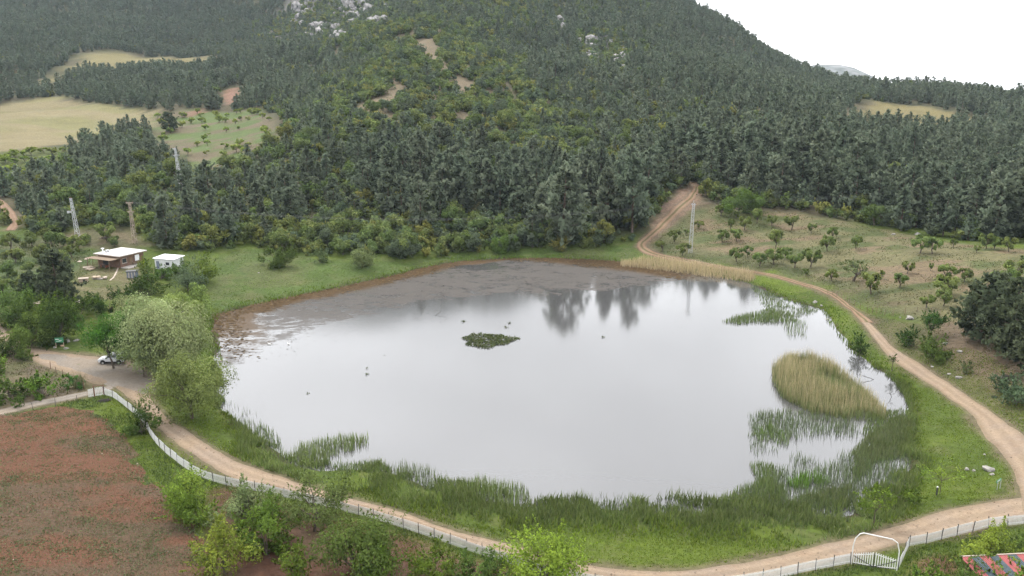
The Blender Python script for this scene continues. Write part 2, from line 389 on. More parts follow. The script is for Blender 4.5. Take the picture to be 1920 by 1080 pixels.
ROADPX = [((-60,560),(-60,592)),((-15,595),(-18,625)),((20,626),(6,640)),((46,649),(25,657)),((82,655),(68,680)),((130,662),(100,693)),((190,668),(140,706)),
    ((240,677),(176,723)),((278,690),(200,721)),((290,722),(228,738)),((286,743),(254,758)),((300,765),(272,778)),((326,791),(296,803)),((362,815),(325,829)),
    ((400,839),(362,856)),((450,866),(402,879)),((500,884),(455,904)),((550,900),(510,913)),((637,928),(590,932)),((730,952),(690,962)),((800,975),(770,985)),((855,995),(830,1003)),
    ((955,1021),(935,1037)),((1020,1040),(1005,1060)),((1089,1056),(1080,1082)),((1175,1067),(1165,1097)),((1275,1069),(1280,1098)),((1375,1057),(1390,1090)),
    ((1461,1040),(1490,1072)),((1582,1012),(1600,1045)),((1672,988),(1696,1020)),((1763,958),(1790,1004)),((1853,941),(1880,982)),((1911,931),(1965,964)),((1990,925),(2060,955))]
ROAD2PX = [((1916,962),(1985,962)),((1911,928),(1972,930)),((1905,895),(1962,890)),((1886,860),(1945,850)),((1844,818),(1920,816)),((1817,774),(1878,786)),((1767,738),(1833,754)),((1719,706),(1789,724)),
    ((1669,673),(1739,690)),((1642,640),(1683,657)),((1622,613),(1655,629)),((1600,587),(1632,606))]
ROAD3PX = [((1612,604),(1640,606)),((1596,583),(1610,584)),((1556,555),(1568,553)),((1500,534),(1512,532)),((1438,517),(1448,514)),((1378,508),(1384,504)),((1300,495),(1304,489)),
    ((1240,484),(1246,478)),((1206,474),(1218,467)),((1193,462),(1211,458)),((1203,448),(1224,447)),((1233,420),(1252,421)),((1261,392),(1281,393)),((1289,368),(1306,369)),((1301,350),(1313,351))]
TRACKPX = [((-60,782),(-60,796)),((0,766),(0,780)),((60,753),(62,764)),((120,742),(125,751)),((170,732),(176,740)),((205,722),(214,729))]
FARROADPX = [((-30,335),(-30,352)),((-8,365),(-14,380)),((12,380),(0,392)),((28,398),(14,406)),((34,416),(18,418)),((30,432),(10,432))]
def pairs(L):
    o = []
    for a, b in L:
        p, q = hit(*a), hit(*b); o.append(((p.x, p.y), (q.x, q.y)))
    return o
ROADS = {k: pairs(v) for k, v in dict(main=ROADPX, right=ROAD2PX, orchard=ROAD3PX, track=TRACKPX, far=FARROADPX).items()}
def road_poly(pr): return [a for a, b in pr] + [b for a, b in reversed(pr)]
ROADPOLY = {k: road_poly(v) for k, v in ROADS.items()}
def on_road(x, y, grow=0.0):
    x = np.asarray(x, float); y = np.asarray(y, float)
    r = np.zeros(x.shape, bool)
    for k, p in ROADPOLY.items():
        r |= inside(p, x, y) | ((segdist(p, x, y) < grow) if grow > 0 else False)
    return r

# ------------------------------------------------------------------ ground: one sheet, fine near the pond, coarse to the horizon
def axis(segs):
    o = []
    for a, b, s in segs: o += list(np.arange(a, b, s))
    return np.array(o + [segs[-1][1]])
gx = axis([(-3000,-1400,160),(-1400,-700,30),(-700,-330,12),(-330,-150,4),(-150,150,0.8),(150,330,4),(330,700,12),(700,1400,30),(1400,3000,160)])
gy = axis([(-600,0,60),(0,70,7),(70,300,0.8),(300,420,2.5),(420,700,6),(700,1300,10),(1300,2000,40),(2000,3600,160)])
GX, GY = np.meshgrid(gx, gy); nx, ny = len(gx), len(gy)
GZ = height(GX, GY)
X, Y, Z = GX.ravel(), GY.ravel(), GZ.ravel()
pond_d = np.full(X.shape, 99.0); near = (np.abs(X) < 160) & (Y > 70) & (Y < 310)
pond_d[near] = sdf(POND, X[near], Y[near])
def blend(cols, mask, col): cols[:] = cols * (1 - mask[:, None]) + np.array(col) * mask[:, None]
n1, n2, n3 = fbm(X, Y, 14, 21), fbm(X, Y, 4.5, 22, 3), fbm(X, Y, 45, 23)
col = np.empty((len(X), 3)); col[:] = (0.062, 0.062, 0.032)                                  # forest floor and scrub
blend(col, sstep(0.45, 0.65, n1) * 0.7, (0.095, 0.078, 0.05))
def mk(name, soft=1.5, jit=2.0):
    m = near | True
    d = sdf(P[name], X, Y) + (n2 - 0.5) * 2 * jit
    return 1 - sstep(-soft, soft, d)
def paint(name, c, soft=1.5, jit=2.0, amt=1.0): blend(col, mk(name, soft, jit) * amt, c)
nearg = (1 - sstep(255, 275, Y)) * (np.abs(X) < 400)
blend(col, nearg * 0.9, (0.064, 0.094, 0.016))
blend(col, nearg * sstep(0.5, 0.64, fbm(X, Y, 8, 24)) * 0.6, (0.092, 0.124, 0.018))                                               # grass round the pond
paint('yellow', (0.190, 0.160, 0.088), 4, 10); blend(col, mk('yellow', 4, 10) * sstep(0.45, 0.62, fbm(X, Y * 2.5, 60, 25)) * 0.6, (0.150, 0.150, 0.058))
paint('upper', (0.165, 0.142, 0.064), 4, 8); paint('rclear', (0.16, 0.135, 0.06), 4, 8)
paint('pale', (0.082, 0.112, 0.036), 3, 6); blend(col, mk('pale') * sstep(0.5, 0.62, n1), (0.12, 0.098, 0.062))
for k in ('redcut', 'redcut2'): paint(k, (0.20, 0.115, 0.08), 2, 3)
for k in ('strip', 'bald', 'bald2', 'bald3'): paint(k, (0.19, 0.148, 0.095), 2, 5)
paint('spur', (0.150, 0.120, 0.078), 6, 14, 0.85)
paint('lime', (0.07, 0.085, 0.026), 3, 6)
for k in ('cliff1', 'cliff2', 'cliff3'): paint(k, (0.15, 0.145, 0.135), 8, 18, 0.75)
paint('bank', (0.17, 0.115, 0.082), 1.5, 3)
# orchard: dry grass, bare strips, greener patches
paint('orchard', (0.128, 0.118, 0.060), 3, 3)
om = mk('orchard', 3, 3)
blend(col, om * sstep(0.50, 0.62, fbm(X + Y * 0.2, Y * 2.2, 14, 31)) * 0.8, (0.155, 0.112, 0.073))
blend(col, om * sstep(0.50, 0.66, fbm(X, Y * 1.7, 9, 33)) * 0.9, (0.070, 0.086, 0.032))
blend(col, om * (1 - sstep(3, 14, sdf(ROADPOLY['orchard'], X, Y))) * 0.6, (0.062, 0.075, 0.034))
paint('garden', (0.06, 0.085, 0.03), 3, 4); blend(col, mk('garden', 3, 4) * sstep(0.52, 0.68, n1) * 0.6, (0.10, 0.09, 0.05))
paint('pylon', (0.095, 0.090, 0.046), 3, 4); blend(col, mk('pylon', 3, 4) * sstep(0.55, 0.65, n2) * 0.7, (0.13, 0.10, 0.065))
paint('meadow', (0.062, 0.092, 0.024), 2, 2); blend(col, mk('meadow', 2, 2) * sstep(0.48, 0.65, n1) * 0.55, (0.095, 0.098, 0.042))
paint('yard', (0.092, 0.096, 0.038), 2, 2); blend(col, mk('yard', 2, 2) * sstep(0.5, 0.65, n2) * 0.5, (0.15, 0.12, 0.075))
paint('rightbank', (0.078, 0.080, 0.034), 2, 2); blend(col, mk('rightbank', 2, 2) * sstep(0.5, 0.66, n2) * 0.5, (0.11, 0.092, 0.05))
paint('rightdirt', (0.135, 0.098, 0.068), 2, 3, 0.85)
paint('leftlot', (0.105, 0.085, 0.055), 2, 2); blend(col, mk('leftlot', 2, 2) * sstep(0.5, 0.65, n2) * 0.6, (0.07, 0.08, 0.03))
paint('soil', (0.095, 0.05, 0.034), 1.5, 2); blend(col, mk('soil', 1.5, 2) * sstep(0.52, 0.66, n1) * 0.7, (0.14, 0.095, 0.062))
paint('shed', (0.12, 0.068, 0.045), 1, 1.5)
# worn road shoulders
rd = np.full(X.shape, 99.0)
rm = (np.abs(X) < 170) & (Y > 60) & (Y < 420)
for k in ROADPOLY: rd[rm] = np.minimum(rd[rm], sdf(ROADPOLY[k], X[rm], Y[rm]))
blend(col, (1 - sstep(0.0, 1.6, rd + (n2 - 0.5) * 2.0)) * 0.8, (0.135, 0.105, 0.07))
# shore mud
blend(col, (1 - sstep(-0.5, 1.3, pond_d + (n2 - 0.5) * 1.5)) , (0.045, 0.036, 0.024))
col *= 0.84 * (0.84 + 0.32 * n2)[:, None] * (0.88 + 0.24 * n3)[:, None]
ii = np.arange(nx * ny).reshape(ny, nx)
quads = np.stack([ii[:-1, :-1], ii[:-1, 1:], ii[1:, 1:], ii[1:, :-1]], -1).reshape(-1, 4)

def mat_ground():
    m, n, l = new_mat('ground')
    out = n.new('ShaderNodeOutputMaterial'); b = n.new('ShaderNodeBsdfPrincipled'); l.new(b.outputs[0], out.inputs[0])
    b.inputs['Roughness'].default_value = 0.95; b.inputs['Specular IOR Level'].default_value = 0.1
    at = n.new('ShaderNodeAttribute'); at.attribute_name = 'col'
    g = n.new('ShaderNodeNewGeometry')
    def nz(s, d=6, r=0.6):
        t = n.new('ShaderNodeTexNoise'); t.inputs['Scale'].default_value = s; t.inputs['Detail'].default_value = d; t.inputs['Roughness'].default_value = r
        l.new(g.outputs['Position'], t.inputs['Vector']); return t
    a, c = nz(1.1, 8, 0.7), nz(0.23, 5)
    r1 = n.new('ShaderNodeMapRange'); r1.inputs[1].default_value = 0.3; r1.inputs[2].default_value = 0.7; r1.inputs[3].default_value = 0.62; r1.inputs[4].default_value = 1.35; l.new(a.outputs['Fac'], r1.inputs[0])
    s1 = n.new('ShaderNodeVectorMath'); s1.operation = 'SCALE'; l.new(at.outputs['Color'], s1.inputs[0]); l.new(r1.outputs[0], s1.inputs['Scale'])
    # dry straw-coloured wisps
    r2 = n.new('ShaderNodeMapRange'); r2.inputs[1].default_value = 0.52; r2.inputs[2].default_value = 0.7; r2.inputs[3].default_value = 0; r2.inputs[4].default_value = 0.35; l.new(c.outputs['Fac'], r2.inputs[0])
    mx = n.new('ShaderNodeMixRGB'); mx.inputs[2].default_value = (0.12, 0.105, 0.055, 1); l.new(r2.outputs[0], mx.inputs[0]); l.new(s1.outputs[0], mx.inputs[1])
    l.new(mx.outputs[0], b.inputs['Base Color'])
    bp = n.new('ShaderNodeBump'); bp.inputs['Strength'].default_value = 0.8; bp.inputs['Distance'].default_value = 0.35; l.new(a.outputs['Fac'], bp.inputs['Height']); l.new(bp.outputs[0], b.inputs['Normal'])
    M['ground'] = m; return m
mat_ground()
ground = obj('ground', mesh_np('ground', np.stack([X, Y, Z], 1), quads, 4, M['ground'], col, True))
tag(ground, 'grassy ground rising into the wooded mountain behind the pond', 'ground', kind='structure')

# ------------------------------------------------------------------ pond water
def mat_water():
    m, n, l = new_mat('pond_water')
    out = n.new('ShaderNodeOutputMaterial'); b = n.new('ShaderNodeBsdfPrincipled')
    b.inputs['Base Color'].default_value = (0.056, 0.055, 0.055, 1); b.inputs['Roughness'].default_value = 0.085
    b.inputs['IOR'].default_value = 1.70; b.inputs['Specular IOR Level'].default_value = 0.5
    g = n.new('ShaderNodeNewGeometry')
    mp = n.new('ShaderNodeMapping'); mp.inputs['Scale'].default_value = (1.0, 1.6, 1.0); l.new(g.outputs['Position'], mp.inputs[0])
    a = n.new('ShaderNodeTexNoise'); a.inputs['Scale'].default_value = 1.6; a.inputs['Detail'].default_value = 4; l.new(mp.outputs[0], a.inputs['Vector'])
    w = n.new('ShaderNodeTexNoise'); w.inputs['Scale'].default_value = 0.045; w.inputs['Detail'].default_value = 3; l.new(g.outputs['Position'], w.inputs['Vector'])
    r = n.new('ShaderNodeMapRange'); r.inputs[1].default_value = 0.42; r.inputs[2].default_value = 0.62; r.inputs[3].default_value = 0.003; r.inputs[4].default_value = 0.014; l.new(w.outputs['Fac'], r.inputs[0])
    bp = n.new('ShaderNodeBump'); bp.inputs['Distance'].default_value = 0.5; l.new(r.outputs[0], bp.inputs['Strength']); l.new(a.outputs['Fac'], bp.inputs['Height']); l.new(bp.outputs[0], b.inputs['Normal'])
    # thin film of weed and scum where it has gathered, broken into threads and specks
    at = n.new('ShaderNodeAttribute'); at.attribute_name = 'col'; sx = n.new('ShaderNodeSeparateColor'); l.new(at.outputs['Color'], sx.inputs[0])
    m2 = n.new('ShaderNodeMapping'); m2.inputs['Scale'].default_value = (0.55, 1.0, 1.0); m2.inputs['Rotation'].default_value = (0, 0, 0.3); l.new(g.outputs['Position'], m2.inputs[0])
    f = n.new('ShaderNodeTexNoise'); f.inputs['Scale'].default_value = 1.3; f.inputs['Detail'].default_value = 8; f.inputs['Roughness'].default_value = 0.72; f.inputs['Distortion'].default_value = 0.8; l.new(m2.outputs[0], f.inputs['Vector'])
    f2 = n.new('ShaderNodeTexNoise'); f2.inputs['Scale'].default_value = 0.22; f2.inputs['Detail'].default_value = 6; f2.inputs['Roughness'].default_value = 0.62; f2.inputs['Distortion'].default_value = 1.5; l.new(m2.outputs[0], f2.inputs['Vector'])
    fm = n.new('ShaderNodeMath'); fm.operation = 'MULTIPLY_ADD'; fm.inputs[1].default_value = 0.9; l.new(f2.outputs['Fac'], fm.inputs[0])
    fh_ = n.new('ShaderNodeMath'); fh_.operation = 'MULTIPLY_ADD'; fh_.inputs[1].default_value = 0.75; fh_.inputs[2].default_value = -0.325; l.new(f.outputs['Fac'], fh_.inputs[0]); l.new(fh_.outputs[0], fm.inputs[2])
    th = n.new('ShaderNodeMath'); th.operation = 'ADD'; l.new(fm.outputs[0], th.inputs[0]); l.new(sx.outputs[0], th.inputs[1])
    rr = n.new('ShaderNodeMapRange'); rr.inputs[1].default_value = 0.92; rr.inputs[2].default_value = 1.12; rr.inputs[4].default_value = 0.88; l.new(th.outputs[0], rr.inputs[0])
    d = n.new('ShaderNodeBsdfDiffuse')
    mc = n.new('ShaderNodeMixRGB'); mc.inputs[1].default_value = (0.088, 0.080, 0.073, 1); mc.inputs[2].default_value = (0.082, 0.054, 0.030, 1); l.new(sx.outputs[1], mc.inputs[0]); l.new(mc.outputs[0], d.inputs[0])
    mx = n.new('ShaderNodeMixShader'); l.new(rr.outputs[0], mx.inputs[0]); l.new(b.outputs[0], mx.inputs[1]); l.new(d.outputs[0], mx.inputs[2]); l.new(mx.outputs[0], out.inputs[0])
    M['pond_water'] = m
mat_water()
px = [p[0] for p in POND]; py = [p[1] for p in POND]
wx, wy = np.linspace(min(px) - 4, max(px) + 4, 140), np.linspace(min(py) - 4, max(py) + 4, 160)
WX, WY = np.meshgrid(wx, wy)
wi = np.arange(140 * 160).reshape(160, 140)
wq = np.stack([wi[:-1, :-1], wi[:-1, 1:], wi[1:, 1:], wi[1:, :-1]], -1).reshape(-1, 4)
wc = np.stack([WX.ravel(), WY.ravel(), np.zeros(140 * 160)], 1)
keep = sdf(POND, wc[wq].mean(1)[:, 0], wc[wq].mean(1)[:, 1]) < 7
wd_ = -sdf(POND, wc[:, 0], wc[:, 1]); wu, wv, _ = project(wc[:, 0], wc[:, 1], wc[:, 2])
farside = sstep(690, 600, wv) * sstep(1380, 1230, wu)
MUD = [at_z(u_, v_) for u_, v_ in [(396,585),(402,640),(414,690),(470,668),(560,642),(660,618),(760,592),(850,572),(930,562),(1010,556),(1100,548),(1200,540),(1290,530),(1340,516),(1240,500),(1160,486),(1060,480),(960,480),(870,485),(740,510),(560,548)]]
mud_d = sdf(MUD, wc[:, 0], wc[:, 1]) + (fbm(wc[:, 0], wc[:, 1], 20, 111, 3) - 0.5) * 26
film = (1 - sstep(-9, 5, mud_d)) * 0.56 + (1 - sstep(-26, -6, mud_d)) * 0.10
brown = farside * (1 - sstep(0.5, 1.15, wd_ / (8.5 + 5 * sstep(560, 460, wu) - 4 * sstep(820, 960, wu) + 7 * sstep(960, 1080, wu) + (fbm(wc[:, 0], wc[:, 1], 10, 112, 3) - 0.5) * 7)))
wcol = np.stack([np.maximum(film, brown * 0.75), brown, brown * 0], 1)
water = obj('pond_water', mesh_np('pond_water', wc, wq[keep], 4, M['pond_water'], wcol, True))
tag(water, 'still pond water reflecting the pale overcast sky', 'pond', kind='structure')

# ------------------------------------------------------------------ dirt roads
def mat_dirt(name, c1, c2, c3):
    m, n, l = new_mat(name)
    out = n.new('ShaderNodeOutputMaterial'); b = n.new('ShaderNodeBsdfPrincipled'); l.new(b.outputs[0], out.inputs[0])
    b.inputs['Roughness'].default_value = 0.95; b.inputs['Specular IOR Level'].default_value = 0.1
    g = n.new('ShaderNodeNewGeometry'); at = n.new('ShaderNodeAttribute'); at.attribute_name = 'col'
    def nz(s, d=6, r=0.6):
        t = n.new('ShaderNodeTexNoise'); t.inputs['Scale'].default_value = s; t.inputs['Detail'].default_value = d; t.inputs['Roughness'].default_value = r
        l.new(g.outputs['Position'], t.inputs['Vector']); return t
    a, c, e = nz(2.5, 8, 0.7), nz(0.16, 4), nz(0.7, 5)
    m1 = n.new('ShaderNodeMixRGB'); m1.inputs[1].default_value = (*c1, 1); m1.inputs[2].default_value = (*c2, 1)
    r = n.new('ShaderNodeMapRange'); r.inputs[1].default_value = 0.4; r.inputs[2].default_value = 0.62; l.new(c.outputs['Fac'], r.inputs[0]); l.new(r.outputs[0], m1.inputs[0])
    m2 = n.new('ShaderNodeMixRGB'); m2.inputs[2].default_value = (*c3, 1); l.new(m1.outputs[0], m2.inputs[1])
    r2 = n.new('ShaderNodeMapRange'); r2.inputs[1].default_value = 0.5; r2.inputs[2].default_value = 0.72; r2.inputs[4].default_value = 0.6; l.new(e.outputs['Fac'], r2.inputs[0]); l.new(r2.outputs[0], m2.inputs[0])
    mu = n.new('ShaderNodeMixRGB'); mu.blend_type = 'MULTIPLY'; mu.inputs[0].default_value = 1; l.new(m2.outputs[0], mu.inputs[1]); l.new(at.outputs['Color'], mu.inputs[2])
    r3 = n.new('ShaderNodeMapRange'); r3.inputs[1].default_value = 0.3; r3.inputs[2].default_value = 0.7; r3.inputs[3].default_value = 0.8; r3.inputs[4].default_value = 1.18; l.new(a.outputs['Fac'], r3.inputs[0])
    s = n.new('ShaderNodeVectorMath'); s.operation = 'SCALE'; l.new(mu.outputs[0], s.inputs[0]); l.new(r3.outputs[0], s.inputs['Scale']); l.new(s.outputs[0], b.inputs['Base Color'])
    bp = n.new('ShaderNodeBump'); bp.inputs['Strength'].default_value = 0.5; bp.inputs['Distance'].default_value = 0.15; l.new(a.outputs['Fac'], bp.inputs['Height']); l.new(bp.outputs[0], b.inputs['Normal'])
    M[name] = m
mat_dirt('road_dirt', (0.20, 0.15, 0.103), (0.185, 0.142, 0.105), (0.172, 0.118, 0.08))
mat_dirt('lot_dirt', (0.17, 0.149, 0.126), (0.19, 0.156, 0.122), (0.155, 0.125, 0.097))
mat_dirt('red_dirt', (0.185, 0.125, 0.085), (0.165, 0.105, 0.07), (0.145, 0.098, 0.064))
def catmull(P_, step):
    P_ = np.array(P_, float); o = []
    for i in range(len(P_) - 1):
        p0, p1, p2, p3 = P_[max(i - 1, 0)], P_[i], P_[i + 1], P_[min(i + 2, len(P_) - 1)]
        k = max(2, int(np.linalg.norm((p2 - p1)) / step))
        for j in range(k):
            t = j / k; o.append(0.5 * ((2 * p1) + (-p0 + p2) * t + (2 * p0 - 5 * p1 + 4 * p2 - p3) * t * t + (-p0 + 3 * p1 - 3 * p2 + p3) * t ** 3))
    o.append(P_[-1]); return np.array(o)
def road(name, pr, mat, label, lift=0.06, across=13, ruts=True, green=False):
    q = catmull([(a[0], a[1], b[0], b[1]) for a, b in pr], 0.9)
    n = len(q); s = np.linspace(0, 1, across)
    w = np.hypot(q[:, 0] - q[:, 2], q[:, 1] - q[:, 3])
    ja = (fbm(q[:, 0], q[:, 1], 3.5, 41, 4) - 0.5) * 0.9 / np.maximum(w, 1); jb = (fbm(q[:, 2], q[:, 3], 3.5, 42, 4) - 0.5) * 0.9 / np.maximum(w, 1)
    S = s[None, :] * (1 + ja[:, None] * 0 + jb[:, None]) + ja[:, None] * (1 - s[None, :])
    x = q[:, 0:1] * (1 - S) + q[:, 2:3] * S; y = q[:, 1:2] * (1 - S) + q[:, 3:4] * S
    z = height(x, y) + lift; z[:, 0] -= lift + 0.06; z[:, -1] -= lift + 0.06
    rut = np.exp(-((s - 0.30) / 0.09) ** 2) + np.exp(-((s - 0.70) / 0.09) ** 2)
    c = np.ones((n, across, 3))
    if ruts: z = z - rut[None, :] * 0.02; c *= (1 + 0.22 * rut)[None, :, None]
    if green:
        g = np.exp(-((s - 0.5) / 0.13) ** 2)[None, :, None] * 0.85; c = c * (1 - g) + np.array((0.36, 0.55, 0.28)) * g
    e = (np.minimum(s, 1 - s) < 0.1).astype(float)[None, :, None] * 0.25; c = c * (1 - e) + np.array((0.65, 0.68, 0.55)) * e
    i = np.arange(n * across).reshape(n, across); f = np.stack([i[:-1, :-1], i[:-1, 1:], i[1:, 1:], i[1:, :-1]], -1).reshape(-1, 4)
    o = obj(name, mesh_np(name, np.stack([x, y, z], -1).reshape(-1, 3), f, 4, mat, c.reshape(-1, 3), True))
    return tag(o, label, 'road', kind='structure')
road('dirt_road', ROADS['main'], M['road_dirt'], 'pale dirt road curving round the near side of the pond')
road('dirt_road', ROADS['right'], M['road_dirt'], 'dirt road climbing along the grassy bank below the pines', lift=0.085)
road('dirt_road', ROADS['orchard'], M['red_dirt'], 'narrow dirt track between orchard and pond going up into the forest', green=True, lift=0.11)
road('dirt_road', ROADS['track'], M['lot_dirt'], 'narrow pale track leading to the small white gate', lift=0.05)
road('dirt_road', ROADS['far'], M['red_dirt'], 'short stretch of dirt road on the hillside above the garden', lift=0.1)
# bare, greyer parking place where the road widens
lot = hits([(60,664),(110,664),(180,672),(240,682),(280,694),(290,715),(285,735),(262,742),(225,728),(195,716),(150,700),(105,686)])
def patch(name, poly, mat, label, cat, step=0.7, lift=0.10, rough=0.0, jit=1.2, colf=None, soft=0.0):
    xs = np.arange(min(p[0] for p in poly) - 1, max(p[0] for p in poly) + 1, step); ys = np.arange(min(p[1] for p in poly) - 1, max(p[1] for p in poly) + 1, step)
    x, y = np.meshgrid(xs, ys); d = sdf(poly, x, y) + (fbm(x, y, 3.0, 51) - 0.5) * 2 * jit
    z = height(x, y) + np.clip(-d * 0.1, -0.05, lift) + rough * (fbm(x, y, 1.6, 52, 3) - 0.5)
    i = np.arange(x.size).reshape(x.shape); f = np.stack([i[:-1, :-1], i[:-1, 1:], i[1:, 1:], i[1:, :-1]], -1).reshape(-1, 4)
    f = f[(d.ravel()[f] < 0).any(1)]
    used = np.unique(f); re = np.full(x.size, -1); re[used] = np.arange(len(used))
    co = np.stack([x.ravel(), y.ravel(), z.ravel()], 1)[used]
    o = obj(name, mesh_np(name, co, re[f], 4, mat, np.ones((len(used), 3)) if colf is None else colf(co[:, 0], co[:, 1]), True))
    return tag(o, label, cat, kind='structure')
patch('parking_place', lot, M['lot_dirt'], 'greyish bare parking place beside the willows', 'parking', lift=0.13)

# ------------------------------------------------------------------ red ploughed field
def field_col(x, y):
    c = np.ones((len(x), 3)) * np.array((0.110, 0.056, 0.036))
    k = sstep(0.42, 0.62, fbm(x * 0.8 + y * 0.5, y * 1.5, 7, 61))[:, None]; c = c * (1 - k) + np.array((0.088, 0.060, 0.040)) * k
    k = sstep(0.5, 0.7, fbm(x, y, 18, 62))[:, None] * 0.6; c = c * (1 - k) + np.array((0.126, 0.061, 0.038)) * k
    return c
def mat_field():
    m, n, l = new_mat('field_soil')
    out = n.new('ShaderNodeOutputMaterial'); b = n.new('ShaderNodeBsdfPrincipled'); l.new(b.outputs[0], out.inputs[0])
    b.inputs['Roughness'].default_value = 1.0; b.inputs['Specular IOR Level'].default_value = 0.05
    at = n.new('ShaderNodeAttribute'); at.attribute_name = 'col'; g = n.new('ShaderNodeNewGeometry')
    a = n.new('ShaderNodeTexNoise'); a.inputs['Scale'].default_value = 3.2; a.inputs['Detail'].default_value = 8; a.inputs['Roughness'].default_value = 0.75; l.new(g.outputs['Position'], a.inputs['Vector'])
    r = n.new('ShaderNodeMapRange'); r.inputs[1].default_value = 0.3; r.inputs[2].default_value = 0.7; r.inputs[3].default_value = 0.6; r.inputs[4].default_value = 1.4; l.new(a.outputs['Fac'], r.inputs[0])
    s = n.new('ShaderNodeVectorMath'); s.operation = 'SCALE'; l.new(at.outputs['Color'], s.inputs[0]); l.new(r.outputs[0], s.inputs['Scale']); l.new(s.outputs[0], b.inputs['Base Color'])
    bp = n.new('ShaderNodeBump'); bp.inputs['Strength'].default_value = 1.0; bp.inputs['Distance'].default_value = 0.2; l.new(a.outputs['Fac'], bp.inputs['Height']); l.new(bp.outputs[0], b.inputs['Normal'])
    M['field_soil'] = m
mat_field()
patch('ploughed_field', P['field'], M['field_soil'], 'red-brown ploughed field dotted with low grey-green weeds', 'field', step=0.45, lift=0.10, rough=0.16, jit=2.0, colf=field_col)
# ------------------------------------------------------------------ plants: leaf geometry
LEAF_GAIN = 1.48
CROWN_N = [None]
def unit(v): return v / (np.linalg.norm(v, axis=-1, keepdims=True) + 1e-9)
def leaf_quads(r, p, n, ln, wd, cols, along=None):
    """diamond leaves: centres p, normals n, half length ln, half width wd"""
    m = len(p); t = unit(np.cross(n, unit(r.normal(size=(m, 3))))) if along is None else unit(along - n * (along * n).sum(1, keepdims=True))
    b = np.cross(n, t)
    ln = np.broadcast_to(ln, (m,))[:, None]; wd = np.broadcast_to(wd, (m,))[:, None]
    v = np.stack([p - t * ln, p - b * wd - n * wd * 0.35, p + t * ln, p + b * wd - n * wd * 0.35], 1).reshape(-1, 3)
    f = np.arange(m * 4).reshape(m, 4)
    return v, f, np.repeat(cols, 4, 0)
def pick_cols(r, m, pal, jit=0.18):
    pal = np.array(pal); c = pal[r.integers(0, len(pal), m)]
    k = r.random((m, 1)); c2 = pal[r.integers(0, len(pal), m)]
    return np.clip((c * k + c2 * (1 - k)) * (1 + r.normal(0, jit, (m, 1))), 0.004, 0.6)
def crown_np(seed, rx, ry, z0, z1, nclump, nleaf, ls, pal, droop=0.0, open_=0.0, flat=0.0, up=0.3, aspect=0.5, rough=0.35, low=0.55, shoots=0):
    """uneven crown of leaf clumps between heights z0 and z1 -> verts, faces, cols, clump centres"""
    r = np.random.default_rng(seed)
    cz_, rz = (z0 + z1) / 2, (z1 - z0) / 2
    d = unit(r.normal(size=(nclump, 3))); d[:, 2] = np.where(r.random(nclump) < low, d[:, 2], np.abs(d[:, 2]) * (1 - flat) - 0.1)
    rad = (0.42 + 0.46 * r.random(nclump) ** 0.7) * (1 + r.normal(0, rough * 0.35, nclump))
    if open_: rad = 0.62 + 0.3 * r.random(nclump)
    cc = d * rad[:, None] * np.array([rx, ry, rz]) + np.array([0, 0, cz_])
    cr = (0.30 + 0.22 * r.random(nclump)) * min(rx, ry, max(rz, 0.5 * rx)) * (1 - 0.35 * open_)
    w = cr ** 2; k = r.choice(nclump, nleaf, p=w / w.sum())
    ld = unit(r.normal(size=(nleaf, 3)) + np.array([0, 0, 0.25]))
    p = cc[k] + ld * (cr[k] * (0.45 + 0.6 * r.random(nleaf) ** 0.6))[:, None]
    stray = r.random(nleaf) < 0.05; p[stray] += r.normal(0, ls * 1.6, (stray.sum(), 3))
    if droop:
        rel = np.hypot(p[:, 0] / rx, p[:, 1] / ry); p[:, 2] -= droop * rel ** 2 * r.random(nleaf)
    if shoots:
        per = 16; m_ = min(shoots * per, nleaf // 3); q_ = np.arange(m_) // per; ks = r.integers(0, nclump, shoots)
        sdv = unit(unit(cc[ks] - np.array([0, 0, cz_])) * 0.6 + np.array([0, 0, 0.75]) + r.normal(0, 0.4, (shoots, 3))); sl = min(rx, max(rz, 0.5 * rx)) * r.uniform(0.35, 0.85, shoots)
        tt = 0.35 + 0.65 * ((np.arange(m_) % per) + r.random(m_)) / per
        p[:m_] = cc[ks][q_] + sdv[q_] * (cr[ks][q_] * 0.7 + sl[q_] * tt)[:, None] + r.normal(0, 0.05 * rx, (m_, 3)) * (1.1 - tt)[:, None]; k[:m_] = ks[q_]
    p[:, 2] = np.maximum(p[:, 2], 0.12 + 0.1 * r.random(nleaf))
    n = unit(ld * 0.75 + unit(p - np.array([0, 0, cz_])) * 0.45 + np.array([0, 0, up]) + r.normal(0, 0.55, (nleaf, 3)))
    tint = pick_cols(r, nclump, pal, 0.14)
    cols = tint[k] * 0.6 + pick_cols(r, nleaf, pal) * 0.4
    cols *= (1 + r.normal(0, 0.16, (nleaf, 1)))
    s = ls * (0.6 + 0.8 * r.random(nleaf))
    along = None
    if droop: along = unit(np.array([0, 0, -1.0]) * 0.7 + r.normal(0, 0.7, (nleaf, 3)))
    v, f, c = leaf_quads(r, p, n, s, s * aspect, np.clip(cols * LEAF_GAIN, 0.004, 0.6), along)
    sn = unit(ld * 0.8 + unit((p - np.array([0, 0, cz_ - 0.3 * rz])) / np.array([rx, ry, rz])) * 0.7 + np.array([0, 0, 0.25]) + r.normal(0, 0.28, (nleaf, 3)))
    CROWN_N[0] = np.repeat(sn, 4, 0)
    return v, f, c, cc, cr
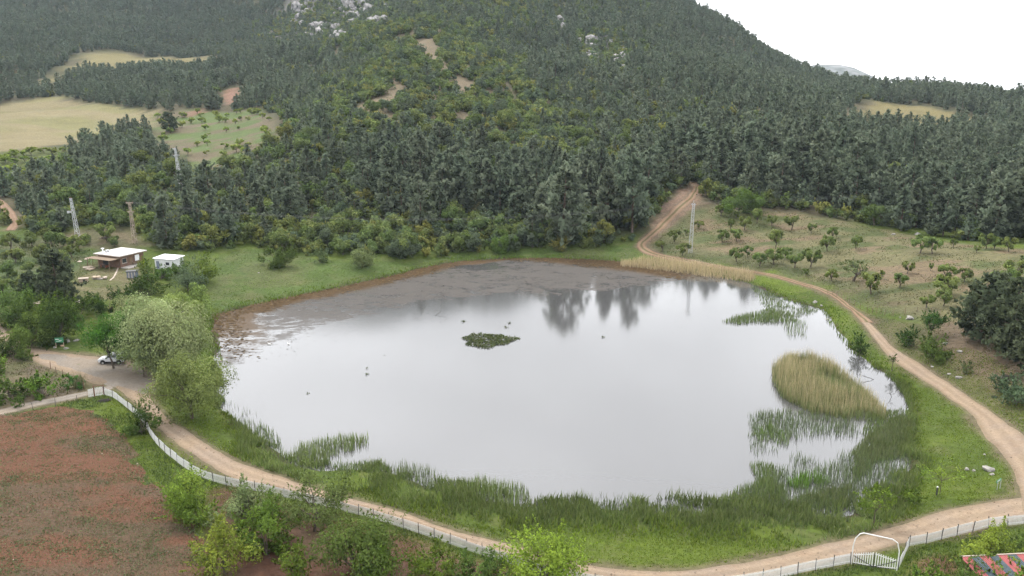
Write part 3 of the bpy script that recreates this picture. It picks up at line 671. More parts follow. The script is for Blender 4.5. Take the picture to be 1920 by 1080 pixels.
def trunk_mb(seed, h, r0, cc, z_fork, nl=7, lean=0.0, mb=None):
    """tapered trunk that forks into limbs reaching the clumps"""
    r = random.Random(seed); mb = mb or MB()
    la = r.uniform(0, 6.28); top = Vector((math.cos(la) * lean, math.sin(la) * lean, z_fork))
    mb.tube([(0, 0, -0.25), (top.x * 0.35, top.y * 0.35, z_fork * 0.5), top], [r0 * 1.25, r0, r0 * 0.8], 7)
    idx = list(range(len(cc))); r.shuffle(idx)
    for i in idx[:nl]:
        q = Vector(cc[i]); m = top.lerp(q, 0.5) + Vector((r.uniform(-.1, .1), r.uniform(-.1, .1), 0.08 * h))
        mb.tube([top - Vector((0, 0, 0.1)), m, q], [r0 * 0.6, r0 * 0.36, r0 * 0.12], 5)
    return mb
def pine_np(seed, h, nlev, nbr, ntf, ntri, size, Rk=0.27, base=0.16, round_=0.75, pal=None):
    r = np.random.default_rng(seed)
    pal = pal or [(0.102, 0.128, 0.084), (0.124, 0.150, 0.100), (0.082, 0.106, 0.070), (0.146, 0.170, 0.118)]
    P_, D_, S_ , K_= [], [], [], []
    Rm = h * Rk; sway = r.normal(0, 0.02 * h, 2)
    bid = 0
    for i in range(nlev):
        zz = i / (nlev - 1); z = h * (base + (0.97 - base) * zz)
        rad = Rm * ((1 - zz) ** round_ * 0.94 + 0.06) * (0.55 + 0.45 * min(1, zz * 4 + 0.2))
        for j in range(max(2, int(nbr * (0.5 + 0.6 * (1 - zz)) + r.random()))):
            a = r.random() * 6.283; L = rad * (0.55 + 0.6 * r.random()); el = 0.15 + 0.45 * r.random() + 0.5 * zz
            bid += 1
            for k in range(max(2, int(ntf * (0.45 + 0.55 * (L / Rm)) + 0.5))):
                f = 0.35 + 0.65 * (k + r.random()) / max(1, int(ntf * (0.45 + 0.55 * (L / Rm)) + 0.5))
                q = np.array([math.cos(a) * L * f, math.sin(a) * L * f, z + L * f * math.tan(el) * 0.45 * f + 0]) + r.normal(0, 0.07 * h * 0.25 + 0.12 * size, 3)
                q[:2] += sway * zz * zz
                o = np.array([math.cos(a), math.sin(a), 0.0])
                for t in range(ntri):
                    P_.append(q + r.normal(0, 0.25 * size, 3)); D_.append(o * 0.55 + np.array([0, 0, 0.65]) + r.normal(0, 0.6, 3)); S_.append(size * (0.7 + 0.6 * r.random())); K_.append(bid)
    for t in range(ntri * 5):   # leader
        P_.append(np.array([sway[0], sway[1], h * (0.93 + 0.06 * r.random())])); D_.append(np.array([0, 0, 1.0]) + r.normal(0, 0.5, 3)); S_.append(size * 0.9); K_.append(0)
    p, d, s, kk = np.array(P_), unit(np.array(D_)), np.array(S_), np.array(K_)
    BC = r.normal(0, 1, (bid + 1, 3)); BC[:, 2] = np.abs(BC[:, 2])
    p[:, 2] = np.maximum(p[:, 2], 0.2)
    m = len(p); ax = np.stack([sway[0] * (p[:, 2] / h) ** 2, sway[1] * (p[:, 2] / h) ** 2, p[:, 2] - 0.16 * h], 1)
    no = unit((p - ax) / np.array([Rm, Rm, 0.32 * h]) + np.array([0, 0, 0.12]))
    no = unit(no * 0.8 + unit(BC[kk] * 1.0) * 0.26 + r.normal(0, 0.07, (m, 3)))
    nt = unit(no + r.normal(0, 0.26, (m, 3))); side = unit(np.cross(d, nt)) * (s * 0.56)[:, None]
    v = np.stack([p - side, p + side, p + d * s[:, None]], 1).reshape(-1, 3)
    CROWN_N[0] = np.repeat(no, 3, 0)
    bt = pick_cols(r, bid + 1, pal, 0.10); c = bt[kk] * 0.6 + pick_cols(r, m, pal, 0.1) * 0.4
    c3 = np.repeat(c, 3, 0); c3[2::3] *= 1.04
    return v, np.arange(m * 3).reshape(m, 3), np.clip(c3, 0.004, 0.5), sway
def pine_trunk(h, sway, r0=None, nb=9, seed=0):
    r = random.Random(seed); mb = MB(); r0 = r0 or 0.018 * h
    mb.tube([(0, 0, -0.4), (0, 0, h * 0.3), (sway[0] * 0.4, sway[1] * 0.4, h * 0.62), (sway[0], sway[1], h * 0.95)], [r0 * 1.3, r0, r0 * 0.6, r0 * 0.12], 6)
    for i in range(nb):
        z = h * r.uniform(0.2, 0.75); a = r.uniform(0, 6.28); L = 0.2 * h * (1 - z / h) + 0.4
        mb.tube([(sway[0] * (z / h) ** 2, sway[1] * (z / h) ** 2, z), (math.cos(a) * L, math.sin(a) * L, z + 0.28 * L)], [r0 * 0.35, r0 * 0.1], 4)
    return mb
def join_np(name, v, f, c, mb, mats):
    """leaves and wood in one mesh (for the far, uncounted trees)"""
    me = bpy.data.meshes.new(name); k = f.shape[1]
    vs = [tuple(x) for x in v]; fs = [tuple(x) for x in f]; o = len(vs)
    me.from_pydata(vs + mb.v, [], fs + [tuple(i + o for i in q) for q in mb.f])
    for m in mats: me.materials.append(m)
    me.polygons.foreach_set('material_index', np.array([0] * len(fs) + [1] * len(mb.f), np.int32))
    at = me.color_attributes.new('col', 'FLOAT_COLOR', 'POINT'); cc = np.ones((len(me.vertices), 4), np.float32); cc[:o, :3] = c; cc[o:, :3] = 0.06
    at.data.foreach_set('color', cc.ravel()); me.update()
    nn = np.zeros((len(me.vertices), 3), np.float32); nn[:o] = CROWN_N[0]; nn[o:] = unit(np.array([x_ for x_ in mb.v]).reshape(-1, 3) * np.array([1, 1, 0]) + 1e-4) if mb.v else nn[o:]
    soft_normals(me, nn); return me

# ------------------------------------------------------------------ prototypes shared by the repeats
PINE = []          # near: (crown mesh, trunk mesh, height)
for i in range(7):
    h = 12.0; v, f, c, sw = pine_np(100 + i, h, 14, 6, 7.5, 5, 0.56, Rk=[0.34, 0.30, 0.37, 0.32, 0.40, 0.29, 0.36][i], round_=[0.66, 0.8, 0.52, 0.62, 0.46, 0.85, 0.6][i], base=[0.10, 0.08, 0.14, 0.07, 0.16, 0.06, 0.1][i])
    PINE.append((mesh_np('pine_crown', v, f, 3, M['foliage'], c, nrm=CROWN_N[0]), pine_trunk(h, sw, seed=i).mesh('pine_trunk', M['pine_bark']), h))
MAQ_PAL = [(0.066, 0.092, 0.028), (0.090, 0.118, 0.036), (0.055, 0.076, 0.028), (0.112, 0.132, 0.044), (0.074, 0.092, 0.042)]
MAQ2_PAL = [(0.064, 0.084, 0.048), (0.08, 0.10, 0.06), (0.052, 0.07, 0.042)]
MAQ3_PAL = [(0.10, 0.105, 0.03), (0.12, 0.125, 0.038), (0.085, 0.10, 0.03)]
SHRUB = []         # near scrub: (crown, trunk)
for i in range(9):
    pal = [MAQ_PAL, MAQ_PAL, MAQ2_PAL, MAQ_PAL, MAQ3_PAL, MAQ_PAL, MAQ2_PAL, MAQ_PAL, MAQ_PAL][i]
    v, f, c, cc, cr = crown_np(300 + i, 1.75, 1.6, 0.15, [3.2, 2.6, 3.6, 2.9, 3.0, 4.2, 2.5, 3.8, 2.8][i], 15, 1500, 0.17, pal, aspect=0.55, rough=0.8)
    SHRUB.append((mesh_np('shrub_crown', v, f, 4, M['foliage'], c, nrm=CROWN_N[0]), trunk_mb(i, 3, 0.09, cc, 0.5, 6).mesh('shrub_trunk', M['bark'])))
ORCH_PAL = [(0.084, 0.116, 0.032), (0.104, 0.136, 0.040), (0.070, 0.098, 0.030), (0.12, 0.14, 0.05)]
ORCH = []
for i in range(6):
    v, f, c, cc, cr = crown_np(400 + i, 2.15, 2.05, 0.95, [3.6, 3.3, 3.9, 3.5, 3.1, 3.8][i], 15, 1700, 0.19, ORCH_PAL, open_=0.25, flat=0.1, rough=0.6, low=0.6)
    ORCH.append((mesh_np('fruit_tree_crown', v, f, 4, M['foliage'], c, nrm=CROWN_N[0]), trunk_mb(40 + i, 3.5, 0.13, cc, 0.85, 9, 0.25).mesh('fruit_tree_trunk', M['bark'])))
LIME_PAL = [(0.125, 0.16, 0.034), (0.15, 0.18, 0.042), (0.105, 0.14, 0.032)]
LIME = []
for i in range(4):
    v, f, c, cc, cr = crown_np(450 + i, 2.2, 2.0, 0.8, [4.2, 3.6, 4.6, 3.9][i], 13, 900, 0.26, LIME_PAL, open_=0.3, rough=0.6)
    LIME.append((mesh_np('pale_tree_crown', v, f, 4, M['foliage'], c, nrm=CROWN_N[0]), trunk_mb(60 + i, 4, 0.12, cc, 0.9, 7, 0.2).mesh('pale_tree_trunk', M['bark'])))
# far, uncounted trees (lighter meshes, only instanced)
protos = bpy.data.collections.new('far_plants')
for i in range(8):
    v, f, c, sw = pine_np(500 + i, 11.5, 10, 5.2, 4.5, 3, 0.95, Rk=[0.34, 0.30, 0.38, 0.33, 0.42, 0.30, 0.36, 0.38][i], round_=[0.66, 0.8, 0.5, 0.62, 0.44, 0.85, 0.6, 0.48][i], base=0.08)
    protos.objects.link(bpy.data.objects.new('far_%02d_pine' % i, join_np('far_pine', v, f, c, pine_trunk(11.5, sw, nb=0), [M['foliage'], M['pine_bark']])))
for i in range(6):
    v, f, c, cc, cr = crown_np(600 + i, 1.75, 1.6, 0.1, [3.0, 2.4, 3.4, 2.7, 3.8, 2.6][i], 11, 330, 0.34, [MAQ_PAL, MAQ_PAL, MAQ2_PAL, MAQ3_PAL, MAQ_PAL, MAQ2_PAL][i], rough=0.8)
    protos.objects.link(bpy.data.objects.new('far_%02d_shrub' % (8 + i), join_np('far_shrub', v, f, c, MB(), [M['foliage'], M['bark']])))

# ------------------------------------------------------------------ where the wood stands
FLOW = [(-400,330),(-60,352),(0,420),(40,442),(100,440),(200,432),(285,455),(330,470),(380,472),(480,462),(520,478),(600,480),(760,487),(860,477),(1000,469),(1120,467),(1188,456),(1225,402),(1262,362),(1296,340),(1316,344),(1325,382),
        (1400,388),(1500,396),(1640,424),(1760,446),(1850,456),(1960,462),(2300,470)]
fl = [hit(u, v) for u, v in FLOW]
FS = np.array([p.x / p.y for p in fl]); FY = np.array([p.y for p in fl]); o_ = np.argsort(FS); FS, FY = FS[o_], FY[o_]
def wood_line(x, y): return y - np.interp(x / np.maximum(y, 1), FS, FY)
CLEAR = ['yellow', 'upper', 'pale', 'redcut', 'redcut2', 'strip', 'bald', 'bald2', 'bald3', 'rclear', 'lime', 'bank', 'pylon']
BUF = dict(upper=9, rclear=7, strip=3, bald=1, bald2=1, bald3=-2, pale=4, redcut=4, redcut2=3, yellow=3)
def jgrid(r, x0, x1, y0, y1, s, jit=0.42):
    gx_, gy_ = np.meshgrid(np.arange(x0, x1, s), np.arange(y0, y1, s * 0.87)); gx_[1::2] += s / 2
    return (gx_ + r.uniform(-jit, jit, gx_.shape) * s).ravel(), (gy_ + r.uniform(-jit, jit, gx_.shape) * s).ravel()
r3 = np.random.default_rng(33)
def wood_points(s, y1=1600):
    x, y = jgrid(r3, -1000, 1000, 235, y1, s)
    k = (np.abs(x) < y * 0.74 + 30) & (wood_line(x, y) > 0); x, y = x[k], y[k]
    z = height(x, y); u, v, zc_ = project(x, y, z)
    k = (v > -230) & ~on_road(x, y, 1.0); x, y, z, u, v = x[k], y[k], z[k], u[k], v[k]
    for c_ in CLEAR:
        k = (sdf(P[c_], x, y) > BUF.get(c_, 0.0)); x, y, z, u, v = x[k], y[k], z[k], u[k], v[k]
    return x, y, z, u, v
# scrub share: at the wood's foot, on the spur, on the slope behind the house
def scrub_share(x, y, u, v):
    foot = (1 - sstep(12, 58, wood_line(x, y))) * np.clip(1 - np.abs(u - 760) / 500, 0, 1) ** 0.35
    foot = np.maximum(foot, (1 - sstep(1, 13, wood_line(x, y))) * 0.85)
    lefts = np.clip(1 - np.abs(u - 240) / 280, 0, 1) * sstep(300, 350, v) * 0.75
    mid = np.exp(-((u - 640) / 130) ** 2 - ((v - 380) / 75) ** 2) * 0.8
    sp = np.exp(-np.clip(sdf(P['spur'], x, y), 0, None) / 35) * 1.1
    hi = sstep(130, 20, v) * np.clip(1 - np.abs(u - 950) / 330, 0, 1) * 0.5
    cl = np.maximum(np.exp(-np.clip(sdf(P['cliff1'], x, y), 0, None) / 25), np.exp(-np.clip(sdf(P['cliff2'], x, y), 0, None) / 20)) * 0.38
    s = np.maximum.reduce([foot, lefts, mid, sp, hi, cl])
    return np.clip(s + (fbm(x, y, 40, 71) - 0.5) * 0.6 * (s > 0.05), 0, 0.97)
x, y, z, u, v = wood_points(6.6)
ss = scrub_share(x, y, u, v)
isp = r3.random(len(x)) > ss
thin = fbm(x, y, 60, 72)
keep = isp & (r3.random(len(x)) < 0.62 + 0.5 * thin) & ~((inside(P['cliff1'], x, y) | inside(P['cliff2'], x, y)) & (r3.random(len(x)) < 0.72))
# more room between pines than the grid
pines = np.stack([x, y, z, u, v], 1)[keep]
# open strips under the slope: pine sizes differ from place to place
ps = 0.64 + 0.52 * fbm(pines[:, 0], pines[:, 1], 50, 73) + r3.normal(0, 0.17, len(pines))
ps = np.clip(ps * (0.82 + 0.55 * (1 - sstep(10, 130, wood_line(pines[:, 0], pines[:, 1]))) * sstep(480, 760, pines[:, 3])), 0.4, 1.8)
lowp = (pines[:, 3] > 290) & (pines[:, 3] < 540) & (pines[:, 4] > 285) & (pines[:, 4] < 350); ps[lowp] *= 0.75
x, y, z, u, v = wood_points(2.9, 1150)
ss = scrub_share(x, y, u, v)
foot_ = wood_line(x, y) < 30
k = r3.random(len(x)) < np.where(foot_, 0.12, 0) + (ss * 0.74 + 0.02) * np.where(inside(P['spur'], x, y), 0.62 * sstep(0.3, 0.55, fbm(x, y, 13, 74)) + 0.12, 1.0)
shrubs = np.stack([x, y, z, u, v], 1)[k]
ssz = np.clip(r3.lognormal(0.14, 0.30, len(shrubs)), 0.5, 2.1) * np.where(shrubs[:, 1] < 330, 1.0, 1.15)

def inview(a, m=25): return (a[:, 3] > -m) & (a[:, 3] < 1920 + m) & (a[:, 4] > -20) & (a[:, 4] < 1080)
def split_nearest(a, size, n, need):
    dd = np.hypot(a[:, 0], a[:, 1]) / size; dd[~need] += 1e6
    o = np.argsort(dd); m = np.zeros(len(a), bool); m[o[:n]] = True; return m
def copy_plant(name, cm, tm, loc, rz, sc, label, cat, group, crown='crown'):
    e = empty(name, loc, rz, label, cat, group); e.scale = sc
    obj(crown, cm, e); obj('trunk', tm, e); return e
np_ = split_nearest(pines, ps, 300, inview(pines))
ZN = [(130, 'above the garden at the picture edge'), (300, 'behind the flat roofed house'), (470, 'between the house and the meadow'), (640, 'above the wide end of the meadow'),
      (800, 'above the narrow end of the meadow'), (960, 'across the pond behind the leaf island'), (1110, 'across the pond right of the leaf island'), (1240, 'beside the dirt road up the forest'),
      (1420, 'above the orchard next to the forest road'), (1600, 'above the middle of the orchard'), (1760, 'above the dry side of the orchard'), (9999, 'at the far end above the orchard')]
def zone(u, v, x_, y_, kind):
    w_ = [t for m_, t in ZN if u < m_][0]; fr = float(wood_line(np.array([x_]), np.array([y_]))[0]) < (16 if kind == 'pine' else 9)
    k_ = ('dark green pine ' if kind == 'pine' else 'rounded green shrub ') + ('at the wood edge ' if fr else 'deeper in the wood ') + w_
    return k_, ('pines ' if kind == 'pine' else 'shrubs ') + ('in front, ' if fr else 'behind, ') + w_
for (X_, Y_, Z_, U_, V_), s_ in zip(pines[np_], ps[np_]):
    i = int(r3.integers(0, len(PINE))); lb, gp = zone(U_, V_, X_, Y_, 'pine')
    copy_plant('pine_tree', PINE[i][0], PINE[i][1], (X_, Y_, Z_ - 0.1), r3.random() * 6.28, (s_ * r3.uniform(0.9, 1.2), s_ * r3.uniform(0.9, 1.2), s_ * r3.uniform(0.9, 1.15)), lb, 'tree', gp)
ns_ = split_nearest(shrubs, ssz, 300, inview(shrubs))
for (X_, Y_, Z_, U_, V_), s_ in zip(shrubs[ns_], ssz[ns_]):
    i = int(r3.integers(0, len(SHRUB))); lb, gp = zone(U_, V_, X_, Y_, 'shrub')
    copy_plant('evergreen_shrub', SHRUB[i][0], SHRUB[i][1], (X_, Y_, Z_ - 0.1), r3.random() * 6.28, (s_ * r3.uniform(0.9, 1.25), s_ * r3.uniform(0.9, 1.25), s_ * r3.uniform(0.85, 1.15)), lb, 'shrub', gp)

# the rest of the wood: one mass each, copies on points
def mass(name, pts, sizes, lo, hi, label, cat):
    me = bpy.data.meshes.new(name); n = len(pts)
    me.vertices.add(n); me.vertices.foreach_set('co', (pts[:, :3] - np.array([0, 0, 0.15])).astype(np.float32).ravel())
    for nm, tp, val in (('size', 'FLOAT', sizes), ('turn', 'FLOAT', r3.random(n) * 6.28), ('pick', 'INT', r3.integers(lo, hi, n))):
        at = me.attributes.new(nm, tp, 'POINT'); at.data.foreach_set('value', np.asarray(val, np.int32 if tp == 'INT' else np.float32))
    o = obj(name, me); tag(o, label, cat, kind='stuff')
    ng = bpy.data.node_groups.new(name, 'GeometryNodeTree')
    ng.interface.new_socket('Geometry', in_out='INPUT', socket_type='NodeSocketGeometry'); ng.interface.new_socket('Geometry', in_out='OUTPUT', socket_type='NodeSocketGeometry')
    N, L = ng.nodes, ng.links
    gi, go = N.new('NodeGroupInput'), N.new('NodeGroupOutput')
    ci = N.new('GeometryNodeCollectionInfo'); ci.inputs['Collection'].default_value = protos; ci.inputs['Separate Children'].default_value = True; ci.inputs['Reset Children'].default_value = True
    ip = N.new('GeometryNodeInstanceOnPoints'); ip.inputs['Pick Instance'].default_value = True
    def att(nm, tp):
        a = N.new('GeometryNodeInputNamedAttribute'); a.data_type = tp; a.inputs['Name'].default_value = nm; return a.outputs['Attribute']
    cx = N.new('ShaderNodeCombineXYZ'); L.new(att('turn', 'FLOAT'), cx.inputs[2])
    L.new(gi.outputs[0], ip.inputs['Points']); L.new(ci.outputs[0], ip.inputs['Instance']); L.new(att('pick', 'INT'), ip.inputs['Instance Index'])
    L.new(cx.outputs[0], ip.inputs['Rotation']); L.new(att('size', 'FLOAT'), ip.inputs['Scale']); L.new(ip.outputs[0], go.inputs[0])
    md = o.modifiers.new('scatter', 'NODES'); md.node_group = ng
    return o
mass('pine_forest', pines[~np_], ps[~np_], 0, 8, 'dense pine forest covering the mountain slopes behind the pond', 'forest')
mass('hillside_scrub', shrubs[~ns_], ssz[~ns_], 8, 14, 'green scrub growing between the pines on the hillside', 'scrub')
# ------------------------------------------------------------------ orchard trees, willows, garden bushes
def scale_at(p):
    zc_ = p[1] * CP - (p[2] - CAMZ) * SP; return zc_ / F, math.atan2(CAMZ - p[2], math.hypot(p[0], p[1]))
def plant(name, u, vb, wpx, hpx, pal, label, cat='bush', group=None, ls=0.15, seed=None, z0=-0.12, nclump=18, open_=0.0, droop=0.0, up=0.3, aspect=0.5, dens=1.0, r0=None, fork=None, lean=0.0, rough=0.6, flat=0.0, crown='crown', low=None):
    p = hit(u, vb); k, dep = scale_at(p); w = wpx * k * (1.14 if z0 < 0 else 1.04)
    h = max((hpx * k - 0.32 * w * math.sin(dep)) / math.cos(dep), 0.35 * w)
    seed = seed if seed is not None else int(u * 7 + vb)
    n = int(min(15000, dens * 2.1 * w * (h * (1 - z0) + 0.3 * w) / (ls * ls * aspect * 2)))
    vv, ff, cc_, cl, cr = crown_np(seed, w * 0.52, w * 0.49, h * z0, h, nclump, max(n, 150), ls, (np.array(pal) * (1.08 if vb > 900 else 1.0)).tolist(), open_=open_, droop=droop, up=up, aspect=aspect, rough=rough, flat=flat, low=low if low is not None else (0.9 if z0 < 0.2 else 0.5), shoots=0 if droop else int(22 + wpx * 0.25))
    e = empty(name, p, 0, label, cat, group)
    obj(crown, mesh_np(name + '_crown', vv, ff, 4, M['foliage'], cc_, nrm=CROWN_N[0]), e)
    trunk_mb(seed, h, r0 or 0.022 * h + 0.03, cl, fork if fork is not None else max(h * z0 * 1.2, (0.12 if z0 < 0 else 0.25) * h), 9, lean).build('trunk', M['bark'], e)
    return e
G_BRIGHT = [(0.072, 0.108, 0.018), (0.092, 0.130, 0.022), (0.058, 0.090, 0.018)]
G_LIME = [(0.098, 0.128, 0.020), (0.118, 0.142, 0.024), (0.076, 0.108, 0.020)]
G_DARK = [(0.035, 0.06, 0.016), (0.048, 0.078, 0.02), (0.028, 0.048, 0.014)]
G_MID = [(0.058, 0.092, 0.022), (0.072, 0.108, 0.028), (0.048, 0.076, 0.02)]
G_SAGE = [(0.085, 0.112, 0.045), (0.105, 0.132, 0.058), (0.07, 0.096, 0.038)]
G_WILLOW = [(0.15, 0.182, 0.078), (0.18, 0.208, 0.095), (0.125, 0.158, 0.062), (0.195, 0.215, 0.105)]
G_WILLOW2 = [(0.14, 0.18, 0.05), (0.165, 0.205, 0.06), (0.12, 0.155, 0.045)]
FG = 'bushes at the edge of the red field'
# foreground
plant('field_bush', 345, 955, 88, 92, G_LIME, 'lime green bush by the red field, touching the curve of the white fence', group=FG)
plant('field_bush', 374, 985, 50, 50, G_BRIGHT, 'small bright green bush below the lime bush at the fence curve', group=FG)
plant('field_bush', 422, 1076, 95, 90, G_LIME, 'lime green bush standing alone on red soil near the bottom edge', group=FG)
plant('field_bush', 470, 980, 95, 78, G_SAGE, 'sage green bush under the white fence, second from the fence curve', group=FG)
plant('field_bush', 500, 1040, 118, 88, G_BRIGHT, 'bright green bush in front of the sage bush on red soil', group=FG)
plant('field_bush', 551, 1088, 52, 74, G_BRIGHT, 'narrow bright green bush on red soil at the picture edge', group=FG)
plant('fruit_tree', 588, 996, 138, 116, [(0.082, 0.115, 0.036), (0.10, 0.135, 0.045), (0.068, 0.098, 0.030)], 'spreading low green tree overlapping the fence and the dirt road', 'tree', z0=0.08, open_=0.35, r0=0.15, lean=0.8, dens=0.75, nclump=24)
plant('field_bush', 668, 1082, 140, 132, G_MID, 'large round mid green bush beside bare brown soil', group=FG, nclump=26)
plant('field_bush', 706, 1092, 60, 75, G_BRIGHT, 'bright green shoots growing in front of the large round bush', group=FG)
plant('field_bush', 815, 1090, 90, 66, G_BRIGHT, 'low bright green bush below the fence, next to the bare brown patch', group=FG)
plant('field_bush', 900, 1096, 100, 70, G_MID, 'low mid green bush between fence and the tall bright tree', group=FG)
plant('leafy_tree', 1022, 1112, 140, 130, [(0.105, 0.175, 0.024), (0.13, 0.20, 0.03), (0.085, 0.145, 0.02)], 'bright green leafy tree standing before the road at the bottom', 'tree', z0=0.12, nclump=30)
plant('fence_bush', 266, 815, 58, 54, G_DARK, 'dark green bush growing through the white fence near the small gate', open_=0.4, nclump=14)
plant('garden_bush', 1852, 1062, 118, 72, G_LIME, 'lime green bush behind the striped shed roof', group='bushes by the shed', nclump=20)
plant('garden_bush', 1738, 1088, 62, 38, G_BRIGHT, 'low green shrubs beside the double gate and the shed', group='bushes by the shed')
plant('garden_bush', 1826, 1108, 60, 66, G_MID, 'green bush growing against the striped roof sheets', group='bushes by the shed')
plant('garden_bush', 1884, 1112, 58, 60, G_BRIGHT, 'bright leafy bush in front of the middle of the striped roof', group='bushes by the shed')
plant('garden_bush', 1925, 1045, 60, 46, G_MID, 'green bush by the picket fence at the picture edge', group='bushes by the shed')
plant('sapling', 1638, 986, 60, 76, G_LIME, 'slender light green tree between the marsh and the road', 'tree', z0=0.34, r0=0.06, open_=0.3, dens=0.75)
plant('bank_bush', 1700, 944, 44, 34, G_BRIGHT, 'small round bush on the lawn beside the slender light tree', nclump=10)
plant('sapling', 1762, 928, 90, 70, G_LIME, 'thin lime sapling with few leaves near the white-capped post', 'tree', z0=0.4, r0=0.04, open_=0.8, dens=0.18)
plant('bank_bush', 1612, 664, 24, 38, G_DARK, 'dark upright bush on the pond bank beside the red track', nclump=10)
plant('sapling', 1672, 697, 20, 32, G_DARK, 'little dark sapling leaning on the bank by the dirt track', 'tree', z0=0.5, dens=0.4, r0=0.05)
# trees by the parking place
plant('leafy_tree', 214, 692, 92, 104, [(0.045, 0.095, 0.016), (0.058, 0.115, 0.02), (0.036, 0.075, 0.014)], 'dark green round tree with forked trunk in front of the white car', 'tree', z0=0.26, r0=0.17, lean=0.6, nclump=26)
WL = 'willows on the bank by the parking place'
plant('willow_tree', 285, 690, 150, 138, G_WILLOW, 'broad grey-green willow behind the others, above the white car', 'tree', WL, z0=0.12, droop=0.35, nclump=46, ls=0.21, aspect=0.42, r0=0.25, dens=1.35)
plant('willow_tree', 325, 706, 150, 140, G_WILLOW, 'large grey-green willow in the middle of the bank group', 'tree', WL, z0=0.12, droop=0.35, nclump=46, ls=0.21, aspect=0.42, r0=0.28, dens=1.35)
plant('willow_tree', 270, 708, 72, 72, G_WILLOW, 'small willow with slim trunk standing on the parking place', 'tree', WL, z0=0.3, droop=0.3, nclump=16, ls=0.18, aspect=0.4, r0=0.1)
plant('willow_tree', 360, 785, 128, 128, [(0.12, 0.158, 0.05), (0.145, 0.182, 0.062), (0.10, 0.135, 0.042)], 'dense willow closest to the water, by the bend of the road', 'tree', WL, z0=0.05, droop=0.5, nclump=36, ls=0.19, aspect=0.38, r0=0.25)
plant('willow_tree', 376, 598, 50, 72, G_WILLOW2, 'light green slim willow at the corner of the meadow and the pond', 'tree', WL, z0=0.05, droop=0.3, nclump=16, ls=0.2, aspect=0.4)
plant('willow_tree', 262, 628, 90, 82, G_WILLOW, 'pale willow at the back of the group, below the lawn of the house', 'tree', WL, z0=0.1, droop=0.4, nclump=22, ls=0.2, aspect=0.35)
plant('willow_tree', 330, 615, 84, 76, G_WILLOW2, 'yellowish willow between the white annex and the pond', 'tree', WL, z0=0.05, droop=0.4, nclump=20, ls=0.2, aspect=0.35)
plant('cane_clump', 149, 726, 30, 24, [(0.045, 0.10, 0.02), (0.06, 0.12, 0.025)], 'green cane clump with pale plumes by the track', 'plant', up=0.8, aspect=0.2, ls=0.3, nclump=9)
# left hand bushes and trees
HG = 'bushes along the road into the garden'
for u, vb, w, h, pal, lb in [
    (60,648,92,72,G_MID,'big rounded green bush above the bend of the dirt road'),
    (18,612,64,66,G_DARK,'dark bush at the picture edge above the dirt road'),
    (112,640,96,84,G_DARK,'dark olive bush behind the green information board'),
    (98,608,70,58,G_BRIGHT,'yellow-green bush in front of the big lone pine'),
    (40,586,70,52,G_MID,'mid green bush near the white plank pile'),
    (150,600,80,48,G_MID,'low green bush below the dry lawn of the house'),
    (205,585,70,40,G_DARK,'dark low hedge bush at the foot of the dry lawn'),
    (250,570,40,48,G_DARK,'dark green bush beside the lawn, left of the shed by the pond'),
    (278,552,56,50,G_DARK,'dark green tree-like bush on the right of the lawn'),
    (303,524,40,26,G_MID,'green bush growing before the white annex'),
    (336,516,42,26,G_MID,'grey-green bush before the right corner of the annex'),
    (352,545,60,52,[(0.06,0.088,0.045),(0.075,0.1,0.055)],'bluish green bush between annex and meadow'),
    (384,528,40,46,G_BRIGHT,'bright bush at the upper corner of the meadow'),
    (270,515,22,32,G_BRIGHT,'small green tree in front of the terrace of the house'),
    (20,752,76,50,G_MID,'long green bush beside the narrow pale track'),
    (82,745,58,46,G_BRIGHT,'bright green bush next to the narrow pale track'),
    (0,700,30,40,G_BRIGHT,'green bush cut by the picture edge below the road'),
    (42,672,44,32,G_MID,'flat topped bush beside the dirt road bend'),
    (10,668,34,36,G_DARK,'dark bush at the lower side of the dirt road'),
    (515,500,62,44,G_MID,'isolated rounded bush on the meadow across the pond'),
    (680,502,52,38,G_SAGE,'sage bush standing forward at the meadow edge'),
    (600,492,30,24,G_SAGE,'little grey-green bush on the upper meadow'),
    (1056,470,34,32,[(0.125,0.11,0.035),(0.10,0.095,0.03)],'yellow-brown rounded bush at the foot of the wood'),
    (940,472,52,40,G_MID,'green rounded bush above the far reed-free shore'),
    (1385,398,90,34,G_MID,'bright green hedge-like bush at the upper corner of the orchard'),
    (1738,668,74,32,G_MID,'low spreading green shrub beside the red track'),
    (1706,648,34,36,G_DARK,'dark bush next to the round tree on the bare slope'),
    (1812,700,18,22,G_SAGE,'small dry-looking bush among stones on the bare slope'),
    (1905,760,50,46,[(0.05,0.075,0.04),(0.06,0.085,0.045)],'blue-green bush at the edge under the pines'),
    (1890,735,54,40,[(0.05,0.075,0.04),(0.06,0.085,0.045)],'blue-green bush above the road junction under the pines')]:
    plant('garden_bush' if u < 420 else 'wild_bush', u, vb, w, h, pal, lb, group=HG if u < 420 else None, ls=0.2, nclump=14, dens=0.9)
plant('round_tree', 1745, 632, 44, 50, G_DARK, 'round dark tree with clear trunk on the bare slope', 'tree', z0=0.22, r0=0.14, nclump=18)
# the garden of small trees left of the house
GP = 'small trees of the garden beside the house'
rg = random.Random(5)
spots = [(20,470),(60,462),(100,470),(135,482),(30,492),(75,490),(115,500),(15,520),(55,520),(95,524),(5,548),(45,546),(150,470),(165,458),(85,455),(200,452),(215,462),(120,462)]
for i, (u, vb) in enumerate(spots):
    p = hit(u, vb); s = rg.uniform(1.0, 1.6); q = SHRUB[[0, 3, 5, 7, 1, 8][i % 6]] if i % 3 else ORCH[i % 6]
    copy_plant('garden_tree', q[0], q[1], p, rg.uniform(0, 6.28), (s, s, s * 1.0), 'small green tree in the garden plot left of the flat roofed house', 'tree', GP)
